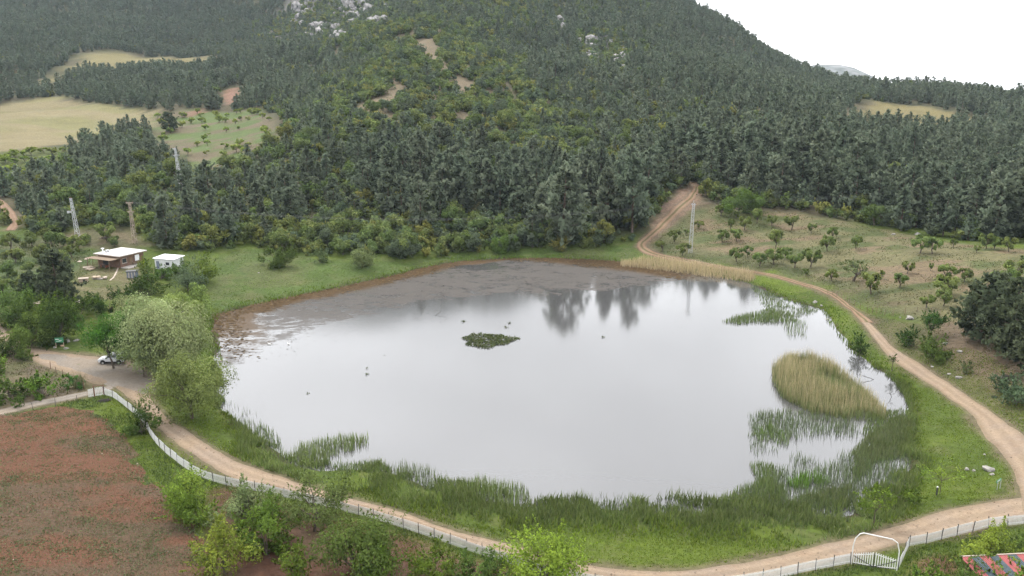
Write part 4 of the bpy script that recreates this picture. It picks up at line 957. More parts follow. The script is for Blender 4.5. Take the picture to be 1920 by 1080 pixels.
# orchard
OR = [(1351,405,20),(1381,409,14),(1419,419,24),(1447,424,20),(1484,432,30),(1521,437,18),(1561,447,20),(1310,429,18),(1370,431,16),(1396,431,24),(1286,441,12),(1264,454,24),(1354,454,25),(1381,452,25),
    (1454,465,28),(1551,471,28),(1241,472,22),(1280,480,24),(1381,491,24),(1401,481,20),(1424,499,24),(1451,496,34),(1490,502,32),(1520,501,32),(1474,485,20),(1511,517,14),(1605,467,22),(1725,475,34),(1748,476,32),(1701,513,22),
    (1559,527,24),(1633,551,40),(1687,539,25),(1772,556,45),(1737,577,30),(1769,574,30),(1808,529,25),(1776,529,35),(1787,464,14),(1831,474,14),(1915,493,14),(1849,467,25),(1864,468,25),(1891,472,28),(1653,524,9),(1745,508,9),(1880,545,50),(1905,525,40)]
OL = {(1351,405):'small tree at the top of the orchard nearest the forest road', (1264,454):'green fruit tree left of the orchard pylon beside the track', (1241,472):'green fruit tree nearest the fork of the dirt track',
    (1280,480):'fruit tree at the foot of the orchard pylon', (1484,432):'broad fruit tree in the top row of the orchard', (1633,551):'flat crowned fruit tree beside the wire fence of the orchard',
    (1772,556):'dark crowned fruit tree touching the big pines', (1737,577):'fruit tree closest to the corner of the wire fence', (1769,574):'bright fruit tree between the wire fence and the pines',
    (1451,496):'wide fruit tree in the middle of the lowest orchard row', (1701,513):'tall thin yellowish fruit tree standing alone in dry grass', (1559,527):'dark fruit tree beside the leaning old tree', (1605,467):'yellow-green fruit tree alone on the upper dry slope',
    (1880,545):'green bushy tree behind the big pines in the orchard', (1725,475):'wide bushy fruit tree at the upper orchard edge', (1310,429):'small fruit tree just right of the pylon top', (1286,441):'thin fruit tree directly left of the pylon mast'}
ro = random.Random(11)
ORD = ['first', 'second', 'third', 'fourth', 'fifth', 'sixth', 'seventh', 'eighth', 'ninth', 'tenth', 'eleventh', 'twelfth', 'thirteenth', 'fourteenth', 'fifteenth', 'sixteenth', 'seventeenth']
def ocls(u, vb): return 'fruit tree of the upper orchard' if vb < 460 and u < 1600 else 'fruit tree of the lower orchard' if u < 1600 else 'fruit tree on the dry orchard side'
cls = {}
for q_ in sorted(q_ for q_ in OR if (q_[0], q_[1]) not in OL): cls.setdefault(ocls(*q_[:2]), []).append(q_)
for i, (u, vb, w) in enumerate(OR):
    p = hit(u, vb); k, dep = scale_at(p); s = w * k / 4.0 * 1.08; q = ORCH[i % 6]
    lb = OL.get((u, vb))
    if lb is None:
        k_ = ocls(u, vb); lb = k_ + ', %s from the forest road among the unnamed rows' % ORD[cls[k_].index((u, vb, w))]; lb = lb.replace(' among the unnamed rows', '')
    copy_plant('fruit_tree', q[0], q[1], p, ro.uniform(0, 6.28), (s, s, max(s * ro.uniform(0.95, 1.25), 0.6)), lb, 'tree', 'fruit trees of the orchard')
plant('old_tree', 1600, 527, 50, 36, G_SAGE, 'spreading old tree with leaning dark trunk in the orchard', 'tree', z0=0.35, r0=0.3, lean=1.2, open_=0.3, dens=0.6, ls=0.2)
# pale young trees on the terrace behind the pylon
rp = random.Random(3); npale = 0
for row in range(6):
    for c_ in range(13):
        u = 300 + c_ * 17 + rp.uniform(-8, 8) + row * 3; vb = 222 + row * 15 + rp.uniform(-5, 5) - c_ * 1.0
        if not (rp.random() < (0.98 if row < 2 else 0.6)): continue
        p = hit(u, vb)
        if p is None or not inside(P['pale'], [p.x], [p.y])[0]: continue
        q = LIME[npale % 4]; s = rp.uniform(0.6, 1.15); npale += 1
        copy_plant('pale_tree', q[0], q[1], p, rp.uniform(0, 6.28), (s * 1.15, s * 1.15, s * 0.9), 'pale green young tree on the hillside terrace beside the yellow field', 'tree', 'pale trees on the terrace')
for row in range(4):
    for c_ in range(9):
        u = -5 + c_ * 17 + rp.uniform(-5, 5); vb = 296 + row * 13 + rp.uniform(-4, 4) - c_ * 1.2
        p = hit(u, vb)
        if p is None or not inside(P['lime'], [p.x], [p.y])[0]: continue
        q = LIME[(row + c_) % 4]; s = rp.uniform(0.7, 1.15)
        copy_plant('pale_tree', q[0], q[1], p, rp.uniform(0, 6.28), (s * 1.2, s * 1.2, s * 0.8), 'pale green young tree in the strip below the yellow field', 'tree', 'pale trees below the yellow field')
# big single pines
def big_pine(u, vb, wpx, hpx, label, seed, dark=1.0, group=None):
    p = hit(u, vb); k, dep = scale_at(p); h = hpx * k / math.cos(dep) * 0.95; w = wpx * k
    pal = [(0.085 * dark, 0.105 * dark, 0.06 * dark), (0.105 * dark, 0.125 * dark, 0.072 * dark), (0.07 * dark, 0.09 * dark, 0.052 * dark)]
    vv, ff, cc_, sw = pine_np(seed, h, 15, 7, 9, 6, 0.62, Rk=w / h / 2 * 1.05, base=0.08, round_=0.55, pal=pal)
    e = empty('pine_tree', p, 0, label, 'tree', group)
    obj('crown', mesh_np('big_pine_crown', vv, ff, 3, M['foliage'], cc_, nrm=CROWN_N[0]), e); pine_trunk(h, sw, seed=seed, nb=16).build('trunk', M['pine_bark'], e)
big_pine(112, 578, 100, 112, 'big dark pine standing alone left of the dry lawn', 901, 0.72)
big_pine(60, 560, 44, 50, 'smaller dark pine behind the white plank pile', 902, 0.8)
RP = 'big pines at the edge of the orchard'
big_pine(1838, 640, 120, 128, 'big dark pine at the front of the group beside the orchard', 903, 0.75, RP)
big_pine(1895, 668, 140, 150, 'tall pine filling the picture edge beside the bare slope', 904, 0.85, RP)
big_pine(1935, 700, 140, 160, 'pine cut by the picture edge above the road junction', 905, 0.85, RP)
big_pine(1866, 616, 110, 104, 'pine in the second row of the group beside the orchard', 906, 0.75, RP)
big_pine(318, 246, 42, 36, 'dark rounded pine alone at the corner of the yellow field', 907, 0.7)
# ------------------------------------------------------------------ blades: reeds, marsh, grass, weeds
rb = np.random.default_rng(77)
def sample(poly, dens, nz=None):
    x0, x1 = min(p[0] for p in poly), max(p[0] for p in poly); y0, y1 = min(p[1] for p in poly), max(p[1] for p in poly)
    n = int((x1 - x0) * (y1 - y0) * dens); x = rb.uniform(x0, x1, n); y = rb.uniform(y0, y1, n)
    k = inside(poly, x, y); x, y = x[k], y[k]
    if nz is not None:
        k = rb.random(len(x)) < nz(x, y); x, y = x[k], y[k]
    return x, y
def blade_mesh(x, y, z, h, w, pal, tip=None, lean=0.12, jit=0.2, gain=1.0):
    n = len(x); a = rb.random(n) * 3.1416
    dx, dy = np.cos(a) * w, np.sin(a) * w
    c0 = pick_cols(rb, n, pal, jit); c1 = pick_cols(rb, n, tip, jit) if tip is not None else c0 * 1.25
    b = np.stack([x, y, z - 0.03], 1); t = b + np.stack([rb.normal(0, lean, n) * h, rb.normal(0, lean, n) * h, h], 1); o = np.stack([dx, dy, dx * 0], 1)
    v = np.stack([b - o, b + o, t], 1).reshape(-1, 3); c = np.stack([c0, c0, c1], 1).reshape(-1, 3) * gain
    return v, c
def blades(name, parts, label, cat, mat='blades'):
    v = np.concatenate([p[0] for p in parts]); c = np.concatenate([p[1] for p in parts])
    f = np.arange(len(v)).reshape(-1, 3)
    return tag(obj(name, mesh_np(name, v, f, 3, M[mat], c)), label, cat, kind='stuff')
def bed(px, dens, h, w, pal, tip=None, nzs=None, lean=0.13, thr=(0.3, 0.6)):
    poly = [at_z(u, v) for u, v in px]
    nz = None if nzs is None else (lambda X_, Y_: sstep(thr[0], thr[1], fbm(X_, Y_, nzs, 81, 3)))
    edge = lambda X_, Y_: np.clip(-sdf(poly, X_, Y_) / 1.2 + 0.15 + 0.8 * (fbm(X_, Y_, 2.0, 82, 2) - 0.35), 0, 1)
    x, y = sample(poly, dens, edge if nz is None else (lambda X_, Y_: edge(X_, Y_) * nz(X_, Y_)))
    z = np.maximum(height(x, y), -0.02); hh = rb.uniform(h[0], h[1], len(x)) * (0.5 + 0.95 * fbm(x, y, 4, 83, 3)) * (0.72 + 0.28 * sstep(0, 2.5, -sdf(poly, x, y)))
    return blade_mesh(x, y, z, hh, np.full(len(x), w), pal, tip, lean, gain=1.3)
RG = [(0.092, 0.128, 0.036), (0.115, 0.150, 0.048), (0.078, 0.108, 0.032), (0.14, 0.15, 0.08)]
RD = [(0.080, 0.122, 0.034), (0.100, 0.146, 0.042), (0.066, 0.102, 0.030), (0.13, 0.145, 0.07)]
RS = [(0.10, 0.12, 0.07), (0.08, 0.10, 0.056)]
TAN = [(0.36, 0.30, 0.175), (0.42, 0.345, 0.21), (0.29, 0.24, 0.135)]
TAN2 = [(0.32, 0.26, 0.165), (0.26, 0.21, 0.13)]
BIG = [(1448,690),(1474,670),(1518,668),(1570,692),(1620,730),(1660,770),(1670,792),(1600,790),(1520,776),(1466,748),(1447,720)]
blades('reed_bed', [bed(BIG, 22, (1.1, 2.3), 0.045, RG, [(0.12, 0.15, 0.055), (0.15, 0.17, 0.07)], lean=0.08), bed(BIG, 17, (1.9, 3.7), 0.034, [(0.13, 0.135, 0.06)], TAN, lean=0.10, nzs=7, thr=(0.22, 0.5))],
       'large tan and green reed bed standing in the water near the grassy bank', 'reeds')
blades('reed_bed', [bed([(1163,491),(1235,492),(1330,507),(1414,521),(1412,531),(1330,521),(1240,508),(1163,500)], 13, (1.5, 2.6), 0.055, TAN2, TAN, lean=0.07), bed([(1392,522),(1415,520),(1418,528),(1398,530)], 8, (1.5, 2.2), 0.05, TAN2, TAN)],
       'strip of dry tan reeds along the far shore below the orchard', 'reeds')
blades('reed_bed', [bed([(540,856),(560,836),(610,820),(690,818),(694,836),(640,852),(616,868),(600,884),(540,872)], 15, (1.2, 2.0), 0.05, RG)], 'green reed tongue reaching into the pond near the road bend', 'reeds')
blades('reed_bed', [bed([(725,880),(760,868),(830,890),(852,910),(800,928),(740,910)], 7, (1.3, 2.0), 0.045, RS, RG)], 'thin upright reeds in open water beside the small inlet', 'reeds')
blades('reed_bed', [bed([(850,910),(900,898),(985,912),(1003,945),(960,962),(880,940)], 15, (1.3, 2.0), 0.05, RG)], 'green reed patch in the near shallows above the road', 'reeds')
blades('reed_bed', [bed([(1472,905),(1500,895),(1548,898),(1556,908),(1512,918),(1476,914)], 24, (1.5, 2.3), 0.06, [(0.075, 0.135, 0.022), (0.09, 0.155, 0.03)])], 'bright green rush clump standing in the shallow water', 'reeds')
spit = [(1350,604),(1375,594),(1408,588),(1440,578),(1475,588),(1506,604),(1440,606),(1385,609)]
blades('reed_bed', [bed(spit, 12, (0.7, 1.5), 0.06, RD, RG), bed([(1462,602),(1515,606),(1512,634),(1470,630)], 3.6, (1.1, 1.7), 0.045, RD), bed([(1405,533),(1440,548),(1490,574),(1545,583),(1500,596),(1455,592),(1425,572)], 7, (0.35, 0.9), 0.07, RD, RG)],
       'dark green rushes on the spit below the orchard track', 'reeds')
blades('marsh_reeds', [bed([(1400,778),(1480,768),(1600,792),(1700,800),(1712,900),(1660,950),(1560,972),(1440,962),(1412,905)], 12, (0.8, 1.6), 0.045, RS, RD, nzs=7, thr=(0.34, 0.62)),
    bed([(1398,815),(1440,795),(1485,815),(1478,838),(1425,828)], 15, (0.8, 1.5), 0.05, RD), bed([(1403,868),(1450,868),(1472,892),(1440,922),(1418,905)], 22, (0.8, 1.5), 0.05, RD, RG),
    bed([(1335,940),(1398,908),(1440,896),(1475,910),(1484,945),(1400,955)], 26, (0.7, 1.4), 0.055, RD, RG), bed([(1640,775),(1690,765),(1716,790),(1712,850),(1650,850),(1610,810)], 22, (0.6, 1.1), 0.06, RD, RG), bed([(1488,935),(1540,915),(1600,912),(1615,935),(1570,958),(1490,952)], 34, (0.8, 1.5), 0.055, RD, [(0.12, 0.12, 0.06), (0.08, 0.1, 0.04)]), bed([(1590,850),(1640,805),(1690,775),(1716,800),(1704,860),(1645,868),(1602,910)], 34, (0.7, 1.4), 0.06, RD, [(0.09, 0.105, 0.05), (0.12, 0.12, 0.065)])],
    'patchy marsh reeds standing in shallow water below the grassy bank', 'reeds')
blades('marsh_reeds', [bed([(1000,945),(1120,938),(1330,948),(1330,990),(1000,990)], 18, (0.5, 1.2), 0.06, RD, [(0.075, 0.09, 0.035), (0.05, 0.07, 0.025)], nzs=5, thr=(0.2, 0.5)), bed([(1000,925),(1330,930),(1330,950),(1000,948)], 2.6, (0.8, 1.4), 0.04, RS, RD, nzs=6)],
    'dark marsh grass along the near shore behind the tall bright tree', 'reeds')
blades('marsh_reeds', [bed([(1330,948),(1400,928),(1480,948),(1560,968),(1612,985),(1500,1005),(1330,990)], 18, (0.6, 1.3), 0.06, RD, [(0.085, 0.095, 0.04), (0.06, 0.075, 0.03)])], 'tall marsh grass on the near shore opposite the double gate', 'reeds')
blades('marsh_reeds', [bed([(416,795),(470,786),(520,812),(540,858),(495,842),(445,810)], 11, (0.8, 1.5), 0.05, RD, RG, nzs=5, thr=(0.25, 0.5)), bed([(412,745),(470,765),(505,800),(540,835),(470,790),(430,790)], 1.6, (0.9, 1.4), 0.04, RS, RD), bed([(605,872),(720,864),(742,892),(660,890)], 18, (0.7, 1.2), 0.06, RD, RG)],
    'marsh reeds in the shallows below the willow by the road', 'reeds')

# grass round the pond: tall and dark at the water, short and bright by the road
def ring(x0, x1, y0, y1, dens, dmin, dmax):
    n = int((x1 - x0) * (y1 - y0) * dens); x = rb.uniform(x0, x1, n); y = rb.uniform(y0, y1, n)
    d = sdf(POND, x, y) + (fbm(x, y, 5, 85, 2) - 0.5) * 3; k = (d > dmin) & (d < dmax) & ~on_road(x, y, 0.35) & ~inside(lot, x, y); return x[k], y[k], d[k]
gp = []
x, y, d = ring(-75, 95, 80, 150, 34, -3.2, 17)
k = ~inside(P['field'], x, y) & (rb.random(len(x)) < np.where(d > 7, 0.35 + 0.9 * fbm(x, y, 4, 86, 3), 0.06 + 1.1 * sstep(0.34, 0.58, fbm(x, y, 3.6, 86, 3)))); x, y, d = x[k], y[k], d[k]
uu_, vv_, _ = project(x, y, 0 * x); jn_ = (fbm(x, y, 9, 76, 3) - 0.5) * 160; nr_ = sstep(780, 910, vv_ + jn_) * sstep(1790, 1600, uu_ + jn_ * 0.8)
k = d > -0.5 - 2.8 * nr_; x, y, d, nr_ = x[k], y[k], d[k], nr_[k]
wt = 1 - sstep(0.2 + 2.8 * nr_, 2.2 + 8.3 * nr_, d + (fbm(x, y, 6, 87, 2) - 0.5) * 4)
h = (0.16 + 0.95 * wt * (0.35 + 1.2 * fbm(x, y, 3.2, 89, 2))) * rb.uniform(0.5, 1.3, len(x)); z = np.maximum(height(x, y), -0.02)
v1, c1 = blade_mesh(x, y, z, h, 0.06 + 0.02 * rb.random(len(x)), [(0.100, 0.150, 0.016), (0.122, 0.170, 0.018), (0.080, 0.125, 0.018), (0.13, 0.155, 0.03)], None, 0.3)
v2, c2 = blade_mesh(x, y, z, h, 0.06 + 0.02 * rb.random(len(x)), RD, [(0.115, 0.150, 0.040), (0.095, 0.125, 0.034), (0.14, 0.15, 0.06)], 0.34, gain=1.25)
dk_ = 0.58 + 0.72 * fbm(x, y, 4.5, 84, 3); c2 = c2 * np.repeat(dk_, 3)[:, None]; c1 = c1 * np.repeat(0.75 + 0.5 * fbm(x, y, 6, 90, 3), 3)[:, None]
m3 = np.repeat((rb.random(len(x)) < wt), 3); gp.append((v1 * 0 + np.where(m3[:, None], v2, v1), np.where(m3[:, None], c2, c1)))
blades('bank_grass', gp, 'lush green grass between the dirt road and the pond', 'grass')
x, y, d = ring(-100, 140, 140, 275, 7, -0.6, 14)
k = rb.random(len(x)) < 0.3 + 0.9 * fbm(x, y, 5, 88, 3); x, y, d = x[k], y[k], d[k]
h = (0.15 + 0.45 * (1 - sstep(0, 4, d))) * rb.uniform(0.5, 1.3, len(x))
blades('shore_grass', [blade_mesh(x, y, np.maximum(height(x, y), -0.02), h, 0.09 + 0.03 * rb.random(len(x)), [(0.088, 0.138, 0.018), (0.105, 0.15, 0.022), (0.066, 0.104, 0.02)], None, 0.3)], 'green grass on the far and right hand shores of the pond', 'grass')
# rough grass between fence, field and shed, and on the dry slopes
def wide(poly, dens, nzs, h, w, pal, seed, thr=(0.3, 0.7), lean=0.35):
    x, y = sample(poly, dens, lambda X_, Y_: sstep(thr[0], thr[1], fbm(X_, Y_, nzs, seed, 3)))
    k = ~on_road(x, y, 0.3); x, y = x[k], y[k]
    if not len(x): return np.zeros((0, 3)), np.zeros((0, 3))
    return blade_mesh(x, y, height(x, y), rb.uniform(h[0], h[1], len(x)), w * rb.uniform(0.7, 1.3, len(x)), pal, None, lean)
verge = hits([(60,770),(180,735),(210,735),(270,800),(300,845),(360,892),(440,915),(560,940),(760,990),(960,1060),(960,1085),(700,1000),(500,940),(400,915),(330,930),(270,880),(200,790)])
right_lot = hits([(1420,1088),(1600,1060),(1690,1062),(1710,1030),(1900,990),(2000,980),(2000,1090),(1760,1095),(1420,1110)])
blades('verge_grass', [wide(verge, 26, 3, (0.12, 0.45), 0.06, [(0.062, 0.092, 0.026), (0.078, 0.108, 0.032), (0.05, 0.075, 0.024)], 91), wide(right_lot, 28, 3, (0.15, 0.55), 0.06, [(0.06, 0.095, 0.024), (0.08, 0.115, 0.03)], 92, (0.25, 0.6))], 'rough green grass along the white picket fence', 'grass')
OW = [(0.12, 0.105, 0.052), (0.10, 0.105, 0.045), (0.07, 0.085, 0.034)]
blades('dry_grass', [wide(P['orchard'], 3.2, 5, (0.12, 0.4), 0.13, OW, 93), wide(P['rightbank'], 9, 4, (0.1, 0.35), 0.08, [(0.08, 0.09, 0.036), (0.06, 0.08, 0.028), (0.12, 0.10, 0.055)], 94), wide(P['garden'], 4, 4, (0.15, 0.5), 0.12, [(0.06, 0.09, 0.03), (0.08, 0.1, 0.035)], 95), wide(P['meadow'], 4, 4, (0.08, 0.25), 0.12, [(0.075, 0.112, 0.028), (0.09, 0.115, 0.036)], 96), wide(P['yard'], 4, 4, (0.08, 0.22), 0.12, [(0.10, 0.10, 0.045), (0.12, 0.105, 0.05)], 97), wide(P['leftlot'], 8, 4, (0.1, 0.35), 0.1, [(0.07, 0.085, 0.03), (0.10, 0.085, 0.05)], 98)],
       'dry and green tufts of grass on the slopes and lots round the pond', 'grass')
# weeds and clods of the ploughed field
fx, fy = sample(P['field'], 52, lambda X_, Y_: 0.34 + 0.66 * sstep(0.42, 0.62, fbm(X_ * 0.8 + Y_ * 0.5, Y_ * 1.5, 6, 99, 3)))
k = (np.abs(fx) < fy * 0.72 + 6); fx, fy = fx[k], fy[k]
fz = height(fx, fy) + 0.10
blades('field_weeds', [blade_mesh(fx, fy, fz, rb.uniform(0.04, 0.2, len(fx)), rb.uniform(0.04, 0.12, len(fx)), [(0.082, 0.108, 0.046), (0.10, 0.124, 0.058), (0.07, 0.098, 0.038), (0.11, 0.105, 0.06)], None, 0.8)], 'low grey-green weeds scattered over the red field', 'weeds')
cx_, cy_ = sample(P['field'] , 7); k = np.abs(cx_) < cy_ * 0.72 + 6; cx_, cy_ = cx_[k], cy_[k]; n = len(cx_)
s = rb.lognormal(-2.8, 0.4, n); base = np.stack([cx_, cy_, height(cx_, cy_) + 0.09], 1); a = rb.random(n) * 6.28
tet = np.stack([base + np.stack([np.cos(a + q) * s, np.sin(a + q) * s, s * 0], 1) for q in (0, 2.1, 4.2)] + [base + np.stack([rb.normal(0, 0.2, n) * s, rb.normal(0, 0.2, n) * s, s * 0.9], 1)], 1).reshape(-1, 3)
i4 = np.arange(n)[:, None] * 4; tf = np.concatenate([i4 + np.array(q) for q in ((0, 1, 3), (1, 2, 3), (2, 0, 3))])
cc_ = pick_cols(rb, n, [(0.13, 0.066, 0.044), (0.11, 0.066, 0.045), (0.15, 0.088, 0.06), (0.14, 0.068, 0.045)], 0.2); pale = rb.random(n) < 0.006; cc_[pale] = (0.30, 0.25, 0.20)
tag(obj('soil_clods', mesh_np('soil_clods', tet, tf, 3, M['blades'], np.repeat(cc_, 4, 0))), 'red-brown clods and a few pale stones on the ploughed field', 'soil', kind='stuff')
# loose stones on the roads
sx_, sy_ = [], []
for k_ in ('main', 'right', 'orchard'):
    a_, b_ = sample(ROADPOLY[k_], 1.6); sx_.append(a_); sy_.append(b_)
cx_, cy_ = np.concatenate(sx_), np.concatenate(sy_); k = np.hypot(cx_, cy_) < 260; cx_, cy_ = cx_[k], cy_[k]; n = len(cx_)
s = rb.lognormal(-2.9, 0.45, n); base = np.stack([cx_, cy_, height(cx_, cy_) + 0.05], 1); a = rb.random(n) * 6.28
tet = np.stack([base + np.stack([np.cos(a + q) * s, np.sin(a + q) * s, s * 0], 1) for q in (0, 2.1, 4.2)] + [base + np.stack([s * 0.1, s * 0.1, s * 0.8 + 0.03], 1)], 1).reshape(-1, 3)
i4 = np.arange(n)[:, None] * 4; tf = np.concatenate([i4 + np.array(q) for q in ((0, 1, 3), (1, 2, 3), (2, 0, 3))])
tag(obj('road_gravel', mesh_np('road_gravel', tet, tf, 3, M['blades'], np.repeat(pick_cols(rb, n, [(0.26, 0.22, 0.17), (0.17, 0.13, 0.10), (0.12, 0.09, 0.065)], 0.25), 4, 0))), 'loose stones scattered on the dirt roads', 'gravel', kind='stuff')
# floating weed along the far shore
def flakes(n, dens, pal, smin, smax, zo):
    x = rb.uniform(min(px), max(px), n); y = rb.uniform(min(py), max(py), n)
    d = -sdf(POND, x, y); u, v, _ = project(x, y, 0 * x); k = (d > -0.3) & (rb.random(n) < dens(x, y, d, u, v)); x, y = x[k], y[k]; m = len(x)
    s = rb.uniform(smin, smax, m); a = rb.random(m) * 6.28; z = np.full(m, zo) + rb.random(m) * 0.02
    v4 = np.stack([np.stack([x + np.cos(a + q) * s * rb.uniform(0.6, 1.3, m), y + np.sin(a + q) * s * 0.7 * rb.uniform(0.6, 1.3, m), z + rb.random(m) * 0.05], 1) for q in (0, 1.6, 3.1, 4.7)], 1).reshape(-1, 3)
    return v4, np.repeat(pick_cols(rb, m, pal, 0.25), 4, 0)
def farmask(u, v): return sstep(690, 600, v) * sstep(1370, 1240, u)
def d_brown(x, y, d, u, v): return farmask(u, v) * (1 - sstep(3.0, 8.5, d + (fbm(x, y, 9, 101, 3) - 0.5) * 9 + 3 * sstep(700, 1000, u) - 5 * sstep(950, 1100, u) * (1 - sstep(1250, 1330, u)))) * (0.55 + 0.5 * fbm(x, y, 2.2, 102, 2))
def d_grey(x, y, d, u, v): return farmask(u, v) * (1 - sstep(9, 44, d + (fbm(x * 0.5 + y * 0.3, y, 16, 103, 3) - 0.5) * 34)) * sstep(0.30, 0.62, fbm(x * 0.7 - y * 0.4, y * 1.4, 3.0, 104, 3)) * 0.42
f1 = flakes(120000, d_brown, [(0.085, 0.055, 0.028), (0.105, 0.07, 0.036), (0.07, 0.05, 0.028), (0.13, 0.098, 0.055)], 0.14, 0.42, 0.012)
f2 = flakes(90000, d_grey, [(0.10, 0.094, 0.085), (0.13, 0.12, 0.105), (0.075, 0.068, 0.06)], 0.06, 0.2, 0.010)
for nm, ff_, lb in (('floating_weed', f1, 'brown floating weed along the far shore of the pond'), ('floating_weed', f2, 'thin grey scum of weed on the water before the far shore')):
    tag(obj(nm, mesh_np(nm, ff_[0], np.arange(len(ff_[0])).reshape(-1, 4), 4, M['blades'], ff_[1])), lb, 'pondweed', kind='stuff')
# islands of floating leaves
def pads(name, u, v, rx, ry, n, label, hole=0.0, zmax=0.22, ls=0.2):
    x0, y0 = at_z(u, v); r = np.random.default_rng(int(u + v)); a = r.random(n) * 6.28; q = np.sqrt(hole ** 2 + (1 - hole ** 2) * r.random(n)); q *= 1 + 0.16 * np.sin(a * 3 + 1) + 0.1 * np.sin(a * 7)
    p = np.stack([np.cos(a) * q * rx, np.sin(a) * q * ry, 0.03 + zmax * r.random(n)], 1)
    nn = unit(np.array([0, 0, 1.0]) + r.normal(0, 0.45, (n, 3)))
    vv, ff, cc = leaf_quads(r, p, nn, ls * (0.6 + 0.8 * r.random(n)), ls * 0.7, pick_cols(r, n, [(0.06, 0.082, 0.03), (0.08, 0.10, 0.04), (0.045, 0.062, 0.024), (0.10, 0.105, 0.05)]))
    o = obj(name, mesh_np(name, vv, ff, 4, M['foliage'], cc), None, (x0, y0, 0)); return tag(o, label, 'water plant', 'floating plants on the pond')
pads('floating_plants', 915, 638, 5.2, 4.6, 1900, 'ring-shaped island of green floating leaves in mid pond', hole=0.12)
pads('floating_plants', 868, 603, 0.5, 0.8, 26, 'dark floating tuft left of and behind the leaf island', ls=0.16)
pads('floating_plants', 955, 606, 0.4, 0.5, 16, 'dark floating tuft farthest behind the leaf island', ls=0.15)
pads('floating_plants', 949, 614, 0.5, 0.5, 18, 'dark floating tuft just behind the leaf island', ls=0.15)
pads('floating_plants', 1131, 632, 0.4, 0.5, 16, 'dark floating tuft alone right of the leaf island', ls=0.15)
pads('floating_plants', 689, 702, 0.35, 0.5, 16, 'dark floating tuft in open water, nearer of the close pair', ls=0.13)
pads('floating_plants', 688, 691, 0.25, 0.3, 9, 'dark floating tuft in open water, farther of the close pair', ls=0.12)
pads('floating_plants', 577, 738, 0.35, 0.3, 10, 'dark floating tuft nearest the road bend willow', ls=0.13)
pads('floating_plants', 1508, 575, 0.7, 0.7, 30, 'dark clump in the narrow water below the orchard track', ls=0.15, zmax=0.4)
# ------------------------------------------------------------------ built things
def V(p): return Vector(p)
def local(parent_name, p, rz, label, cat, group=None): return empty(parent_name, p, rz, label, cat, group)
# ---- house
zh = 3.05
ZR = zh + 3.05
Lc, Fc, Rc = (Vector((*at_z(u, v, ZR), 0)) for u, v in ((182.5, 474.4), (223.8, 481.9), (275.6, 470)))
e2 = Rc - Fc; a_len = e2.length; ang = math.atan2(e2.y, e2.x); b_len = abs((Lc - Fc).dot(Vector((-math.sin(ang), math.cos(ang), 0))))
b_len = max(b_len, 6.5)
house = empty('flat_roofed_house', (Fc.x, Fc.y, hz(Fc.x, Fc.y) * 0 + zh), ang, 'brown walled house with flat white roof above the pond meadow', 'house')
o = 0.7
w = MB()
W0, W1, D0, D1 = o, a_len - o, o, b_len - o
th = 0.22
w.box(((W0 + W1) / 2, D0 + th / 2, 1.35), (W1 - W0, th, 3.3)); w.box(((W0 + W1) / 2, D1 - th / 2, 1.35), (W1 - W0, th, 3.3))
w.box((W0 + th / 2, (D0 + D1) / 2, 1.35), (th - 0.01, D1 - D0 - 2 * th, 3.3)); w.box((W1 - th / 2, (D0 + D1) / 2, 1.35), (th - 0.01, D1 - D0 - 2 * th, 3.3))
w.build('wall', M['wall_brown'], house)
rf = MB().box((a_len / 2, b_len / 2, 3.12), (a_len, b_len, 0.2)).build('roof', M['roof_white'], house)
fa = MB()
fa.box((a_len / 2, 0.03, 2.94), (a_len - 0.1, 0.06, 0.2)).box((0.03, b_len / 2, 2.94), (0.06, b_len - 0.1, 0.2)).box((a_len - 0.03, b_len / 2, 2.94), (0.06, b_len - 0.1, 0.2)); fa.build('fascia', M['timber'], rf)
MB().tube([(a_len * 0.18, b_len * 0.82, 3.1), (a_len * 0.18, b_len * 0.82, 4.3)], 0.16, 8).box((a_len * 0.18, b_len * 0.82, 4.38), (0.6, 0.6, 0.14)).build('chimney', M['sheet_white'], rf)
MB().tube([(a_len * 0.25, b_len * 0.8, 3.55), (a_len * 0.36, b_len * 0.8, 3.55)], 0.3, 10).box((a_len * 0.27, b_len * 0.8, 3.3), (0.08, 0.5, 0.3)).box((a_len * 0.34, b_len * 0.8, 3.3), (0.08, 0.5, 0.3)).build('water_tank', M['steel'], rf)
for xx, ww, hh, zz, mt in ((a_len * 0.22, 1.5, 1.3, 1.65, 'plaster'), (a_len * 0.68, 1.4, 1.5, 1.7, 'sheet_white')):
    wi_ = MB().box((xx, D0 - 0.02, zz), (ww, 0.06, hh)).build('window', M[mt], house)
    MB().box((xx, D0 - 0.056, zz), (ww * 0.86, 0.012, hh * 0.84)).build('pane', M['glass'] if mt == 'plaster' else M['sheet_white'], wi_)
    MB().box((xx, D0 - 0.09, zz - hh / 2 - 0.05), (ww + 0.2, 0.2, 0.07)).build('sill', M['concrete'], wi_)
dr = MB().box((a_len * 0.45, D0 - 0.025, 1.05), (0.95, 0.07, 2.1)).build('door', M['timber'], house)
MB().box((a_len * 0.45 + 0.36, D0 - 0.09, 1.05), (0.05, 0.06, 0.14)).build('handle', M['steel'], dr)
MB().box((W0 - 0.02, b_len * 0.62, 1.1), (0.06, 2.2, 2.2)).build('doorway', M['car_black'], house)
MB().box((a_len * 0.55, -0.7, -0.05), (a_len * 0.95, 2.6, 0.3)).build('terrace', M['concrete'], house)
for yy in (b_len * 0.1, b_len * 0.5, b_len * 0.92):
    MB().box((-2.6, yy, 1.2), (0.12, 0.12, 2.6)).build('porch_post', M['timber'], house)
MB().box((-1.2, b_len * 0.5, 2.52), (3.2, b_len * 0.95, 0.07)).build('porch_roof', M['timber'], house)
